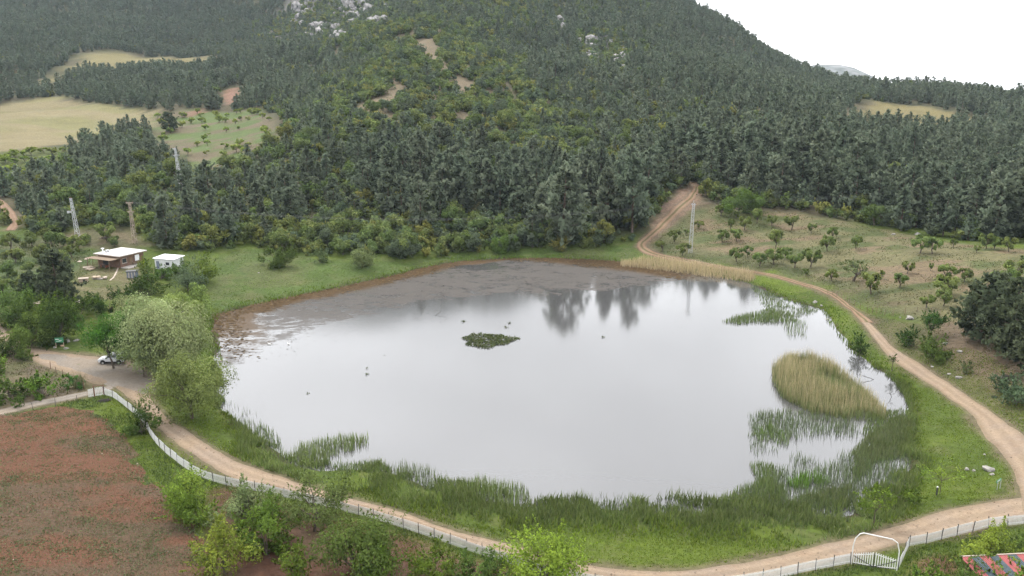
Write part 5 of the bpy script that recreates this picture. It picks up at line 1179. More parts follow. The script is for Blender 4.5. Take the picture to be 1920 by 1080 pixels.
# ---- annex
ZA = zh + 2.75
La, Fa, Ra = (Vector((*at_z(u, v, ZA), 0)) for u, v in ((285.6, 483.8), (325, 486.9), (349, 480.6)))
e1 = Fa - La; wa = e1.length; anga = math.atan2(e1.y, e1.x); ba = max(4.2, abs((Ra - Fa).dot(Vector((-math.sin(anga), math.cos(anga), 0)))))
annex = empty('white_annex', (La.x, La.y, zh), anga, 'small white shed with bright white sheet roof beside the house', 'shed')
w = MB(); a0, a1, d0, d1 = 0.35, wa - 0.35, 0.35, ba - 0.35
w.box(((a0 + a1) / 2, d0 + 0.08, 1.2), (a1 - a0, 0.16, 2.7)).box(((a0 + a1) / 2, d1 - 0.08, 1.2), (a1 - a0, 0.16, 2.7)).box((a0 + 0.08, (d0 + d1) / 2, 1.2), (0.15, d1 - d0 - 0.34, 2.7)).box((a1 - 0.08, (d0 + d1) / 2, 1.2), (0.15, d1 - d0 - 0.34, 2.7))
w.build('wall', M['wall_white'], annex)
ar = MB().add([(0, 0, 2.62), (wa, 0, 2.62), (wa, ba, 2.85), (0, ba, 2.85), (0, 0, 2.74), (wa, 0, 2.74), (wa, ba, 2.97), (0, ba, 2.97)], [(3, 2, 1, 0), (4, 5, 6, 7), (0, 1, 5, 4), (1, 2, 6, 5), (2, 3, 7, 6), (3, 0, 4, 7)]).build('roof', M['sheet_white'], annex)
for k in range(int(wa / 0.8)): MB().add([(0.4 + k * 0.8 + q, yq, 2.745 + yq / ba * 0.23 + zq) for yq in (0.05, ba - 0.05) for q, zq in ((-0.05, 0), (0, 0.05), (0.05, 0))], [(0, 1, 4, 3), (1, 2, 5, 4)]).build('roof_rib', M['sheet_white'], ar)
ad = MB().box((a0 + 0.9, d0 - 0.02, 0.95), (0.9, 0.06, 2.0)).build('door', M['blue_grey'], annex); MB().box((a0 + 1.25, d0 - 0.08, 0.95), (0.05, 0.06, 0.14)).build('handle', M['steel'], ad)
awn = MB().box((wa * 0.66, d0 - 0.02, 1.45), (1.3, 0.06, 0.9)).build('window', M['wall_white'], annex); MB().box((wa * 0.66, d0 - 0.056, 1.45), (1.1, 0.012, 0.74)).build('pane', M['glass'], awn)
MB().box((a0 - 0.02, ba * 0.5, 1.5), (0.06, 0.8, 0.8)).build('window', M['glass'], annex)
# ---- clutter of the yard
def place(u, v, dz=0.0): p = hit(u, v); return Vector((p.x, p.y, p.z + dz))
b0 = place(199, 502); bb = empty('brick_planter', b0, ang + 0.2, 'low red brick planter before the house porch', 'planter')
for side, (x0, y0, dx, dy, n) in enumerate(((0, 0, 1, 0, 9), (0, 1.5, 1, 0, 9))):
    for row in range(3):
        for k in range(n):
            MB().box((x0 + k * 0.42 + (row % 2) * 0.2, y0, 0.1 + row * 0.2), (0.39, 0.2, 0.17)).build('brick', M['brick'], bb)
MB().box((1.8, 0.75, 0.28), (3.5, 1.2, 0.5)).build('soil', M['bark'], bb)
def rubble(name, u, v, n, s, mats, label, cat='rubble', spread=1.2):
    p = place(u, v); r = random.Random(int(u * 3 + v)); e = empty(name, p, r.uniform(0, 3), label, cat)
    for k in range(n):
        q = MB(); q.box((r.uniform(-1, 1) * spread, r.uniform(-1, 1) * spread, 0.1 + 0.18 * s * (k % 3)), (r.uniform(0.5, 1.6) * s, r.uniform(0.3, 0.8) * s, r.uniform(0.1, 0.35) * s), r.uniform(0, 3.1))
        q.build('plank' if mats[k % len(mats)] in ('timber', 'pale_timber') else 'slab', M[mats[k % len(mats)]], e)
rubble('rubble_pile', 187, 522, 12, 1.1, ['concrete', 'plaster', 'pale_timber'], 'heap of pale slabs and boards on the dry lawn')
rubble('board_stack', 171, 505, 6, 1.3, ['pale_timber', 'plaster'], 'stack of pale boards left of the house porch', 'boards')
rubble('plank_pile', 62, 574, 5, 1.8, ['plaster', 'pale_timber'], 'white boards lying among bushes below the lone pine', 'boards', 2.0)
rubble('plank_pile', 90, 576, 3, 1.5, ['concrete'], 'grey-white sheet lying flat below the lone pine', 'boards', 1.0)
rubble('rubbish_heap', 152, 568, 4, 0.9, ['plaster', 'concrete'], 'white rubbish at the foot of the dry lawn', 'rubbish', 0.8)
rubble('furniture_heap', 250, 494, 9, 1.0, ['plaster', 'concrete', 'timber'], 'garden furniture and boxes crowded on the house terrace', 'furniture', 1.6)
rubble('furniture_heap', 206, 496, 8, 1.0, ['pale_timber', 'timber', 'plaster'], 'jumble of boards under the porch of the house', 'boards', 1.6)
kn = empty('kennel', place(157, 528), 0.3, 'low pale bench-like kennel with dark opening on the dry lawn', 'kennel')
MB().box((0, 0, 0.4), (1.9, 1.1, 0.8)).build('wall', M['pale_timber'], kn); MB().box((0, 0, 0.86), (2.3, 1.4, 0.1)).build('roof', M['plaster'], kn); MB().box((0.2, -0.56, 0.35), (0.5, 0.03, 0.55)).build('opening', M['car_black'], kn)
sh = empty('grey_hut', place(249, 520), 0.2, 'little grey hut with dark roof below the terrace', 'hut')
MB().box((0, 0, 0.8), (2.4, 1.6, 1.6)).build('wall', M['blue_grey'], sh); MB().box((0, 0, 1.68), (2.9, 2.0, 0.12)).build('roof', M['car_black'], sh)
for k in range(3): MB().box((-0.7 + k * 0.7, -0.83, 0.75), (0.3, 0.06, 1.4)).build('plank', M['concrete'], sh)
for k, (u, v) in enumerate(((151, 503), (164, 498), (174, 496), (184, 493))):
    e = empty('sun_shade', place(u, v), 0, 'small pale sun shade on a pole, %s of four beside the porch' % ['first from the garden', 'second from the garden', 'third from the garden', 'closest to the house'][k], 'sun shade', 'sun shades beside the porch')
    MB().tube([(0, 0, -0.2), (0, 0, 1.9)], 0.05, 6).build('pole', M['timber'], e)
    c_ = MB(); c_.add([(0, 0, 2.1)] + [(math.cos(i * 1.047) * 0.65, math.sin(i * 1.047) * 0.65, 1.8) for i in range(6)], [(0, i + 1, (i + 1) % 6 + 1) for i in range(6)]); c_.build('canopy', M['plaster'], e)
pth = catmull([(p.x, p.y) for p in (place(222, 501), place(218, 511), place(213, 520), place(206, 526))], 0.4); q = MB()
for i in range(len(pth) - 1):
    a, b = Vector((*pth[i], 0)), Vector((*pth[i + 1], 0)); n_ = (b - a).normalized().cross(Vector((0, 0, 1))) * 0.2
    zz = [hz(t.x, t.y) + 0.05 for t in (a - n_, a + n_, b + n_, b - n_)]
    q.quad((*(a - n_).xy, zz[0]), (*(a + n_).xy, zz[1]), (*(b + n_).xy, zz[2]), (*(b - n_).xy, zz[3]))
tag(q.build('footpath', M['plaster']), 'thin worn footpath from the terrace down to the dry lawn', 'path', kind='structure')

# ---- lattice pylons
def pylon(u, v, h, label, mat, arm=None, toph=0.0, lean=0.0, wb=1.0, wt=0.42):
    p = place(u, v, -0.2); e = empty('lattice_pylon', p, -0.25, label, 'pylon', 'power line pylons'); e.rotation_euler = (0, lean, -0.25)
    def cor(z, k): s = (wb + (wt - wb) * z / h) / 2; return Vector(((-s, s, s, -s)[k], (-s, -s, s, s)[k], z))
    for k in range(4): MB().bar(cor(0, k), cor(h, k), 0.11).build('leg', M[mat], e)
    br = MB(); n = int(h / 0.95)
    for i in range(n):
        z0_, z1_ = h * i / n, h * (i + 1) / n
        for k in range(4):
            k2 = (k + 1) % 4; br.bar(cor(z0_, k if i % 2 else k2), cor(z1_, k2 if i % 2 else k), 0.06)
            if i % 3 == 0: br.bar(cor(z1_, k), cor(z1_, k2), 0.05)
    tag(br.build('bracing', M[mat], e), kind='stuff')
    for za, l0, l1, tk in (arm or []):
        ca = MB().bar((l0, 0, za), (l1, 0, za), 0.16).bar((l0, 0, za), (0, 0, za - 0.8), 0.07).bar((l1, 0, za), (0, 0, za - 0.8), 0.07)
        if tk: ca.box((l0 + 0.35, 0, za - 0.25), (0.8, 0.6, 0.6))
        ca = ca.build('crossarm', M[mat], e)
        for xx in (l0 + 0.1, (l0 + l1) / 2, l1 - 0.1): MB().tube([(xx, 0, za), (xx, 0, za + 0.25), (xx, 0, za + 0.45)], [0.05, 0.1, 0.04], 6).build('insulator', M['rust'], ca)
    if toph: MB().tube([(0, 0, h), (0, 0, h + toph)], 0.05, 6).build('top_rod', M[mat], e)
    return e, p
P1, p1_ = pylon(147, 447, 12.2, 'grey lattice pylon with side box, nearest the picture edge above the garden', 'steel', [(8.4, -1.9, 0.5, True), (12.1, -0.5, 0.5, False)], lean=-0.08)
P2, p2_ = pylon(253, 456, 12.0, 'rusty brown lattice pylon directly behind the flat roofed house', 'rusty_steel', [(12.0, -1.2, 1.2, False), (9.4, -1.1, 1.1, False)], lean=-0.03)
P3, p3_ = pylon(342, 368, 17.0, 'pale lattice pylon rising from the pines in front of the terrace', 'steel', [(17.0, -1.1, 0.4, False), (14.6, -1.2, 1.5, False), (9.8, -0.9, 0.9, False)], lean=-0.07, wb=1.2)
P4, p4_ = pylon(1294, 474, 14.6, 'slender white-grey lattice pylon standing in the orchard', 'steel', [(14.4, -0.7, 0.7, False)], lean=0.02, toph=0.9, wb=1.05, wt=0.5)
P0, p0_ = pylon(-4, 455, 6.5, 'pale mast at the very edge of the picture above the garden', 'steel', None, wb=0.6, wt=0.3)
def cable(a, b, sag, label, grp):
    a, b = Vector(a), Vector(b); q = MB(); q.tube([a.lerp(b, i / 24) - Vector((0, 0, sag * 4 * (i / 24) * (1 - i / 24))) for i in range(25)], 0.011, 4)
    return tag(q.build('power_cable', M['cable']), label, 'cable', grp)
for k, off in enumerate((-0.6, 0, 0.6)):
    nm = ['lower', 'middle', 'upper'][k]
    cable(p2_ + Vector((off, off, 12.2)), p4_ + Vector((off, off * 0.3, 14.6 + 0.3 * k)), 5.0, 'thin power cable spanning from the rusty pylon to the orchard pylon, %s strand' % nm, 'cables across the wood front')
    far_end = Vector((260, 330, 22 + k * 0.5))
    cable(p4_ + Vector((off, off * 0.3, 14.6 + 0.3 * k)), far_end + Vector((0, off, 0)), 4.0, 'thin power cable running from the orchard pylon out past the dark pines, %s strand' % nm, 'cables across the orchard')
cable(p1_ + Vector((-0.9, 0, 12)), p2_ + Vector((0, 0, 9.6)), 0.9, 'short power cable between the two pylons above the house', 'cables')
cable(p2_ + Vector((0, 0, 12.2)), p3_ + Vector((-1.1, 0, 11)), 1.2, 'power cable climbing from the rusty pylon to the pylon in the pines', 'cables')

# ---- white picket fences
PL = 2.2
pan = MB(); np2 = int(PL / 0.135)
for k in range(np2): pan.box((0.07 + k * PL / np2, 0, 0.70), (0.066, 0.02, 1.16))
pan.box((PL / 2, 0.025, 0.34), (PL, 0.026, 0.08)); pan.box((PL / 2, 0.025, 1.08), (PL, 0.026, 0.08))
PANEL = pan.mesh('picket_panel', M['white_paint'])
POST = MB().box((0, 0, 0.7), (0.065, 0.065, 1.6)).mesh('fence_post', M['dark_metal'])
def fence(pts, label):
    w_ = [hit(u, v) for u, v in pts]; c = catmull([(p.x, p.y) for p in w_], 0.25)
    L = np.concatenate([[0], np.cumsum(np.hypot(*(np.diff(c, axis=0).T)))]); n = max(1, round(L[-1] / PL)); s = np.linspace(0, L[-1], n + 1)
    xs, ys = np.interp(s, L, c[:, 0]), np.interp(s, L, c[:, 1]); zs = height(xs, ys)
    e = empty('picket_fence', (xs[0], ys[0], zs[0]), 0, label, 'fence'); o0 = Vector((xs[0], ys[0], zs[0]))
    rr = random.Random(n)
    for i in range(n + 1):
        q = obj('post', POST, e, Vector((xs[i], ys[i], zs[i])) - o0); q.rotation_euler = (rr.uniform(-.06, .06), rr.uniform(-.06, .06), 0)
        if i < n:
            a, b = Vector((xs[i], ys[i], zs[i])), Vector((xs[i + 1], ys[i + 1], zs[i + 1])); d = b - a
            q = obj('picket_panel', PANEL, e); q['kind'] = 'stuff'
            q.location = a - o0 + Vector((0, 0, rr.uniform(-.03, .03))); q.scale = (d.length / PL, 1, 1)
            q.rotation_euler = (rr.uniform(-.07, .07), -math.atan2(d.z, math.hypot(d.x, d.y)), math.atan2(d.y, d.x))
fence([(196,741),(215,748),(240,767),(262,786),(276,806),(290,829),(320,858),(360,887),(400,904),(440,914),(500,926),(560,940),(640,958),(700,974),(760,993),(820,1013),(880,1034),(955,1058),(1060,1088),(1200,1108),(1330,1106),(1430,1091),(1510,1074),(1594,1058)],
      'long white picket fence following the dirt road round to the double gate')
fence([(1684,1068),(1690,1056),(1697,1040),(1704,1026)], 'short white picket fence section joining the double gate to the corner')
fence([(1704,1026),(1741,1019),(1777,1009),(1812,1001),(1849,991),(1882,987),(1916,984),(1990,976),(2060,965)], 'white picket fence running from the gate corner beside the road')
def picket_gate(p, q, n, h0, h1, e, o0, name='gate_leaf', brace=True, slant=1):
    """a leaf of separate pickets between ground points p and q"""
    lf = empty(name, p - o0); lf.parent = e; d = q - p; ln = d.length; rz = math.atan2(d.y, d.x); lf.rotation_euler = (0, 0, rz)
    sl = (q.z - p.z) / ln
    for k in range(n):
        x_ = (k + 0.5) * ln / n; hh = h0 + (h1 - h0) * (k + 0.5) / n
        MB().box((x_, 0, 0.1 + hh / 2 + sl * x_), (0.10, 0.025, hh)).build('picket', M['white_paint'], lf)
    MB().bar((0.02, 0.035, 0.25), (ln - 0.02, 0.035, 0.25 + sl * ln), 0.05).bar((0.02, 0.035, h0 - 0.12), (ln - 0.02, 0.035, h1 - 0.12 + sl * ln), 0.05).build('frame_rail', M['white_paint'], lf)
    if brace:
        a, b = (0.04, h0 - 0.1), (ln - 0.04, 0.2 + sl * ln)
        if slant < 0: a, b = (0.04, 0.2), (ln - 0.04, h1 - 0.1 + sl * ln)
        MB().bar((a[0], -0.04, a[1]), (b[0], -0.04, b[1]), 0.06).bar((0.02, -0.04, 0.16), (ln - 0.02, -0.04, 0.16 + sl * ln), 0.05).build('brace', M['dark_metal'], lf)
g0, g1, g2 = hit(1596, 1058), hit(1637, 1065), hit(1681, 1070)
gate = empty('double_gate', g0, 0, 'white double picket gate with tall white overhead hoop beside the road', 'gate')
picket_gate(g0 + Vector((0.1, 0, 0)), g1 - Vector((0.05, 0, 0)), 9, 1.2, 1.75, gate, g0)
picket_gate(g1 + Vector((0.05, 0, 0)), g2 - Vector((0.1, 0, 0)), 9, 1.75, 1.2, gate, g0, slant=-1)
d = g2 - g0; n_ = d.normalized()
hoop = [Vector((0, 0, -0.2)), Vector((0, 0, 2.2)), n_ * 0.15 + Vector((0, 0, 3.1)), n_ * 0.55 + Vector((0, 0, 3.7)), n_ * 0.9 + Vector((0, 0, 3.85)), d - n_ * 0.7 + Vector((0, 0, 3.55)), d - n_ * 0.2 + Vector((0, 0, 3.2)), d + n_ * 0.05 + Vector((0, 0, 2.2)), d + Vector((0, 0, -0.2))]
MB().tube(hoop, 0.055, 8).build('hoop', M['white_paint'], gate)
MB().box((g1.x - g0.x, g1.y - g0.y, g1.z - g0.z + 0.9), (0.07, 0.07, 1.7)).build('post', M['dark_metal'], gate)
s0, s1 = hit(166, 746), hit(195, 741)
sg = empty('small_gate', s0, 0, 'small white picket gate with rusty posts at the end of the narrow track', 'gate')
picket_gate(s0, s0.lerp(s1, 0.36), 4, 1.35, 1.45, sg, s0, brace=False); picket_gate(s0.lerp(s1, 0.44), s1, 6, 1.45, 1.45, sg, s0, brace=False)
for t_, hh in ((0.40, 2.1), (1.02, 1.9)):
    q = s0.lerp(s1, t_) - s0; MB().box((q.x, q.y - 0.05, q.z + hh / 2 - 0.15), (0.14, 0.14, hh)).build('post', M['rust'], sg)
q0, q1 = s0.lerp(s1, 0.40) - s0, s0.lerp(s1, 1.02) - s0; MB().bar(q0 + Vector((0, -0.05, 1.9)), q1 + Vector((0, -0.05, 1.7)), 0.09).build('top_rail', M['rust'], sg)

# ---- wire fences
def wire_fence(pts, h, label, mat='timber', wires=3, rad=0.05):
    w_ = [hit(u, v) for u, v in pts]; o0 = w_[0]; e = empty('wire_fence', o0, 0, label, 'fence'); r = random.Random(len(pts))
    tops = []
    for p in w_:
        hh = h * r.uniform(0.85, 1.15); t_ = Vector((r.uniform(-.08, .08), r.uniform(-.08, .08), hh)); MB().tube([p - o0 - Vector((0, 0, 0.3)), p - o0 + t_ * 0.5, p - o0 + t_], [rad, rad, rad * 0.9], 6).build('post', M[mat], e); tops.append((p - o0, t_))
    for k in range(wires):
        f_ = (k + 1) / (wires + 0.3); q = MB()
        for (a, ta), (b, tb) in zip(tops[:-1], tops[1:]): q.tube([a + ta * f_, b + tb * f_], 0.008, 4, False)
        q.build('wire', M['cable'], e)
zx = [(1235,165),(1285,182),(1325,196),(1370,216),(1415,241),(1455,258),(1505,286),(1560,320),(1630,346),(1680,356),(1725,362),(1765,371),(1805,380),(1875,386)]
wire_fence([(1320 + a / 5.33, 520 + b / 5.33) for a, b in zx], 1.35, 'wire fence on dark wooden posts along the orchard track')
wire_fence([(1675,593),(1697,589),(1720,585),(1745,588),(1762,592)], 1.3, 'wire fence on thin posts below the two corner fruit trees')
wire_fence([(1222,452),(1232,446),(1242,440),(1258,424),(1268,414)], 1.3, 'short wire fence along the dirt road up to the forest')
wire_fence([(95,692),(106,700),(118,706),(130,714),(146,722),(158,730)], 1.3, 'rusty wire fence between the road and the scrubby lot', 'rust', 2)
wire_fence([(0,790),(62,768),(104,762),(145,754)], 1.3, 'thin wire fence on four dark posts beside the narrow track', 'dark_metal', 2, 0.035)

# ---- striped shed roof at the corner
zs_ = 4.3
c0 = Vector((*at_z(1801, 1044, zs_), zs_)); dn = Vector((0.10, -0.99, -0.10)).normalized(); ac = Vector((0.99, 0.10, -0.01)).normalized()
shed = empty('striped_shed', Vector((c0.x, c0.y, hz(c0.x, c0.y))), 0, 'shed with red and dark grey striped sheet roof in the corner', 'shed'); o0 = shed.location.copy()
up_ = ac.cross(dn); up_ = up_ if up_.z > 0 else -up_
for k in range(10):
    q = MB(); wk = 1.0; base = c0 - o0 + ac * (k * wk)
    nr = 5
    for j in range(nr):
        for t0, t1, z0_, z1_ in ((0, 0.35, 0, 0), (0.35, 0.5, 0, 0.05), (0.5, 0.8, 0.05, 0.05), (0.8, 0.98, 0.05, 0)):
            a = base + ac * ((j + t0) * wk / nr) + up_ * z0_; b = base + ac * ((j + t1) * wk / nr) + up_ * z1_; q.quad(a, b, b + dn * 8.0, a + dn * 8.0)
    q.build('roof_sheet', M['roof_red' if k % 2 == 0 else 'roof_grey'], shed)
MB().bar(c0 - o0 + up_ * 0.06, c0 - o0 + ac * 10 + up_ * 0.06, 0.16, 0.05).build('ridge_cap', M['plaster'], shed)
bw = MB(); A, B = c0 - o0 + ac * 0.4 + dn * 0.3, c0 - o0 + ac * 9.6 + dn * 0.3; Cw, Dw = A + dn * 7.2, B + dn * 7.2
for a, b in ((A, B), (A, Cw), (B, Dw), (Cw, Dw)): bw.add([(a.x, a.y, -0.3), (b.x, b.y, -0.3), (b.x, b.y, b.z - 0.12), (a.x, a.y, a.z - 0.12)], [(0, 1, 2, 3)])
bw.build('wall', M['timber'], shed)

# ---- parked car (white estate, facing the dirt road)
cp_ = hit(212, 681)
car = empty('parked_car', cp_ + Vector((0, 0, 0.12)), R(4), 'white off-road estate car parked behind the forked tree', 'car')
def shell(sections):
    """sections: list of (x, [(y,z)...]) closed rings"""
    q = MB(); n = len(sections[0][1]); vs = [(x_, y_, z_) for x_, rg_ in sections for y_, z_ in rg_]
    fs = [(i * n + k, i * n + (k + 1) % n, (i + 1) * n + (k + 1) % n, (i + 1) * n + k) for i in range(len(sections) - 1) for k in range(n)]
    fs += [tuple(range(n - 1, -1, -1)), tuple(range((len(sections) - 1) * n, len(sections) * n))]
    return q.add(vs, fs)
def ring_(hw, z0, z1, cut=0.10): return [(-hw + 0.06, z0), (-hw, z0 + 0.12), (-hw, z1 - cut), (-hw + cut, z1), (hw - cut, z1), (hw, z1 - cut), (hw, z0 + 0.12), (hw - 0.06, z0)]
shell([(-2.30, ring_(0.74, 0.45, 0.85)), (-2.22, ring_(0.84, 0.36, 0.96)), (-1.9, ring_(0.90, 0.33, 1.03)), (-1.05, ring_(0.92, 0.33, 1.10)), (-0.95, ring_(0.92, 0.33, 1.12)), (1.9, ring_(0.92, 0.33, 1.14)), (2.2, ring_(0.88, 0.36, 1.10)), (2.30, ring_(0.82, 0.45, 1.0))]).build('body', M['car_paint'], car)
def cab(x0, x1, hw, z): return None
cabin = MB(); tp = [(-0.42, 0.70, 1.76), (1.75, 0.70, 1.78)]; bt = [(-1.05, 0.86, 1.09), (2.18, 0.85, 1.10)]
vs_ = [(bt[0][0], -bt[0][1], bt[0][2]), (bt[1][0], -bt[1][1], bt[1][2]), (bt[1][0], bt[1][1], bt[1][2]), (bt[0][0], bt[0][1], bt[0][2]), (tp[0][0], -tp[0][1], tp[0][2]), (tp[1][0], -tp[1][1], tp[1][2]), (tp[1][0], tp[1][1], tp[1][2]), (tp[0][0], tp[0][1], tp[0][2])]
cabin.add(vs_, [(3, 2, 1, 0), (4, 5, 6, 7), (0, 1, 5, 4), (1, 2, 6, 5), (2, 3, 7, 6), (3, 0, 4, 7)]).build('cabin', M['car_paint'], car)
def side(sy, x0, x1, s0_, s1_):
    """window on the sloped cabin side between fractions of its height"""
    f = lambda t_, xx: (xx, sy * (0.86 - 0.16 * t_ + 0.012), 1.10 + 0.67 * t_)
    q = MB(); a = [f(0.14, x0[0]), f(0.14, x1[0]), f(0.84, x1[1]), f(0.84, x0[1])]; q.add(a, [(0, 1, 2, 3) if sy < 0 else (3, 2, 1, 0)]); q.build('window', M['glass'], car)
for sy in (-1, 1):
    side(sy, (-0.78, -0.36), (0.08, 0.08), 0, 1); side(sy, (0.16, 0.16), (1.02, 1.0), 0, 1); side(sy, (1.10, 1.08), (1.92, 1.68), 0, 1)
MB().add([(-0.98 - 0.01, -0.72, 1.18), (-0.98 - 0.01, 0.72, 1.18), (-0.50, 0.62, 1.70), (-0.50, -0.62, 1.70)], [(3, 2, 1, 0)]).build('windscreen', M['glass'], car)
MB().add([(2.14, -0.70, 1.20), (2.14, 0.70, 1.20), (1.84, 0.60, 1.70), (1.84, -0.60, 1.70)], [(0, 1, 2, 3)]).build('rear_window', M['glass'], car)
for sy in (-1, 1):
    MB().bar((-0.3, sy * 0.62, 1.84), (1.6, sy * 0.62, 1.84), 0.05).build('roof_rail', M['car_black'], car)
    MB().box((-0.72, sy * 1.0, 1.18), (0.14, 0.2, 0.14)).build('mirror', M['car_black'], car)
    MB().box((-2.17, sy * 0.66, 0.84), (0.16, 0.32, 0.16)).build('headlight', M['lamp_clear'], car)
    MB().box((2.24, sy * 0.78, 1.0), (0.1, 0.16, 0.34)).build('tail_light', M['lamp_red'], car)
    MB().box((0.0, sy * 0.925, 0.42), (2.1, 0.03, 0.16)).build('sill_trim', M['car_black'], car)
    for hx in (-0.05, 0.9): MB().box((hx, sy * 0.935, 0.95), (0.16, 0.03, 0.04)).build('door_handle', M['car_black'], car)
    for wx_ in (-1.42, 1.38):
        arch = MB(); n = 14
        arch.add([(wx_, sy * 0.926, 0.36)] + [(wx_ + math.cos(i * math.pi / n) * 0.46, sy * 0.926, 0.36 + math.sin(i * math.pi / n) * 0.46) for i in range(n + 1)], [((0, i + 1, i + 2) if sy < 0 else (0, i + 2, i + 1)) for i in range(n)]); arch.build('wheel_arch', M['car_black'], car)
        wl_ = empty('wheel', (wx_, sy * 0.88, 0.24)); wl_.parent = car
        prof = [(0.20, -0.11), (0.33, -0.12), (0.36, -0.08), (0.36, 0.08), (0.33, 0.12), (0.20, 0.11)]; q = MB(); ns = 18
        q.add([(math.cos(2 * math.pi * i / ns) * r_, y_, math.sin(2 * math.pi * i / ns) * r_) for i in range(ns) for r_, y_ in prof], [(i * 6 + k, i * 6 + k + 1, ((i + 1) % ns) * 6 + k + 1, ((i + 1) % ns) * 6 + k) for i in range(ns) for k in range(5)]); q.build('tyre', M['rubber'], wl_)
        q = MB(); yo = sy * 0.10
        q.add([(0, yo, 0)] + [(math.cos(2 * math.pi * i / ns) * 0.21, yo * 0.9, math.sin(2 * math.pi * i / ns) * 0.21) for i in range(ns)], [(0, i + 1, (i + 1) % ns + 1) for i in range(ns)]); q.build('rim', M['alloy'], wl_)
MB().box((-2.27, 0, 0.52), (0.12, 1.6, 0.2)).build('bumper', M['car_black'], car); MB().box((2.28, 0, 0.55), (0.12, 1.6, 0.22)).build('bumper', M['car_black'], car)
MB().box((-2.31, 0, 0.72), (0.04, 0.9, 0.16)).build('grille', M['car_black'], car)

# ---- signs, posts, rocks
b = hit(113, 652); sb = empty('information_board', b, 0.12, 'green information board on two posts at the roadside bushes', 'sign')
for sx_ in (-0.7, 0.7): MB().box((sx_, 0, 0.85), (0.09, 0.09, 2.1)).build('post', M['pale_timber'], sb)
bd = MB().box((0, -0.07, 1.55), (1.55, 0.04, 0.95)).build('board', M['sign_green'], sb)
MB().box((-0.35, -0.095, 1.72), (0.62, 0.008, 0.12)).box((0.2, -0.095, 1.5), (0.5, 0.008, 0.09)).box((-0.15, -0.095, 1.32), (0.8, 0.008, 0.07)).build('white_marking', M['white_paint'], bd)
b = hit(1872, 917); s2 = empty('small_sign', b, 0.5, 'small green sign tilted on two thin posts near the road junction', 'sign')
for sx_, hh in ((-0.3, 1.1), (0.3, 1.25)): MB().box((sx_, 0, hh / 2 - 0.15), (0.06, 0.06, hh + 0.3)).build('post', M['steel'], s2)
bd = MB().box((0.05, -0.05, 1.28), (0.95, 0.03, 0.34)).build('board', M['sign_green'], s2); bd.rotation_euler = (0, -0.25, 0)
MB().box((0.05, -0.07, 1.33), (0.7, 0.008, 0.06)).box((0.0, -0.07, 1.22), (0.5, 0.008, 0.05)).build('white_marking', M['white_paint'], bd)
b = hit(1756, 928); pp = empty('short_post', b, 0, 'short dark post with white cap on the lawn', 'post')
MB().tube([(0, 0, -0.2), (0, 0, 1.05)], 0.1, 10).build('shaft', M['dark_metal'], pp); MB().tube([(0, 0, 1.05), (0, 0, 1.16)], [0.12, 0.09], 10).build('cap', M['white_paint'], pp)
def rock_mesh(seed, mat, flat=0.65, sub=2):
    import bmesh
    bm = bmesh.new(); bmesh.ops.create_icosphere(bm, subdivisions=sub, radius=1.0); off = Vector((seed * 3.7, seed * 1.3, seed * 7.1))
    for v_ in bm.verts:
        n_ = mnoise.noise(v_.co * 1.1 + off) * 0.45 + mnoise.noise(v_.co * 2.7 + off) * 0.22; v_.co *= 1 + n_; v_.co.z *= flat
    me = bpy.data.meshes.new('rock'); bm.to_mesh(me); bm.free(); me.materials.append(mat); return me
ROCKS = [rock_mesh(i, M['rock']) for i in range(5)]; WARM = rock_mesh(9, M['warm_rock'])
def rock(u, v, wpx, label, grp=None, me=None, hk=1.0):
    p = hit(u, v); k, dep = scale_at(p); s = wpx * k / 2; q = obj('rock', me or ROCKS[int(u + v) % 5], None, p + Vector((0, 0, s * 0.18))); q.scale = (s, s * 0.8, s * 0.8 * hk); q.rotation_euler = (0, 0, (u * 1.7) % 6.28)
    return tag(q, label, 'rock', grp)
rock(1854, 882, 21, 'broad pale boulder on the lawn near the road junction'); rock(1813, 881, 10, 'upright whitish stone left of the broad boulder', hk=1.5); rock(1826, 883, 8, 'small grey stone between the whitish stone and the boulder')
rock(1846, 853, 6, 'little white stone at the grass edge above the boulder'); rock(1860, 890, 9, 'low stone just below the broad boulder')
rock(127, 641, 11, 'upright grey rock right of the green information board', hk=1.6); rock(143, 639, 12, 'flat pale rock farther right of the information board', hk=0.5); rock(124, 654, 9, 'pale rock at the right foot of the information board'); rock(103, 652, 7, 'small white rock at the left foot of the information board'); rock(116, 649, 8, 'warm orange rock under the information board', me=WARM)
rock(1706, 598, 17, 'grey boulder on the bare ground beside the orchard corner'); rock(1688, 596, 5, 'small white stone beside the grey boulder', hk=1.3); rock(1773, 645, 10, 'white stone below the round tree'); rock(1800, 660, 11, 'pale rock on the bare slope right of the round tree'); rock(1797, 709, 12, 'rounded white boulder beside the red road'); rock(1779, 702, 9, 'flat pale stone left of the rounded white boulder', hk=0.4)
rock(1686, 718, 7, 'pale stone on the bank between road and narrow water'); rock(1528, 567, 10, 'pale rock on the bank below the orchard track'); rock(1540, 574, 8, 'second pale rock on the bank below the orchard track'); rock(1550, 600, 13, 'dark wet rock at the edge of the narrow water', hk=0.4); rock(1748, 688, 8, 'flat white stone above the red road', hk=0.4)
rock(755, 346, 26, 'pale rock showing among the shrubs of the middle slope'); rock(722, 378, 18, 'smaller pale rock among the shrubs of the middle slope')
rock(1185, 497, 7, 'white stone in the reeds at the far shore'); rock(1720, 440, 12, 'pale boulder at the top edge of the orchard'); rock(1675, 440, 8, 'pale stone behind the dry hedge of the orchard'); rock(485, 512, 5, 'pale stone lying on the green meadow')
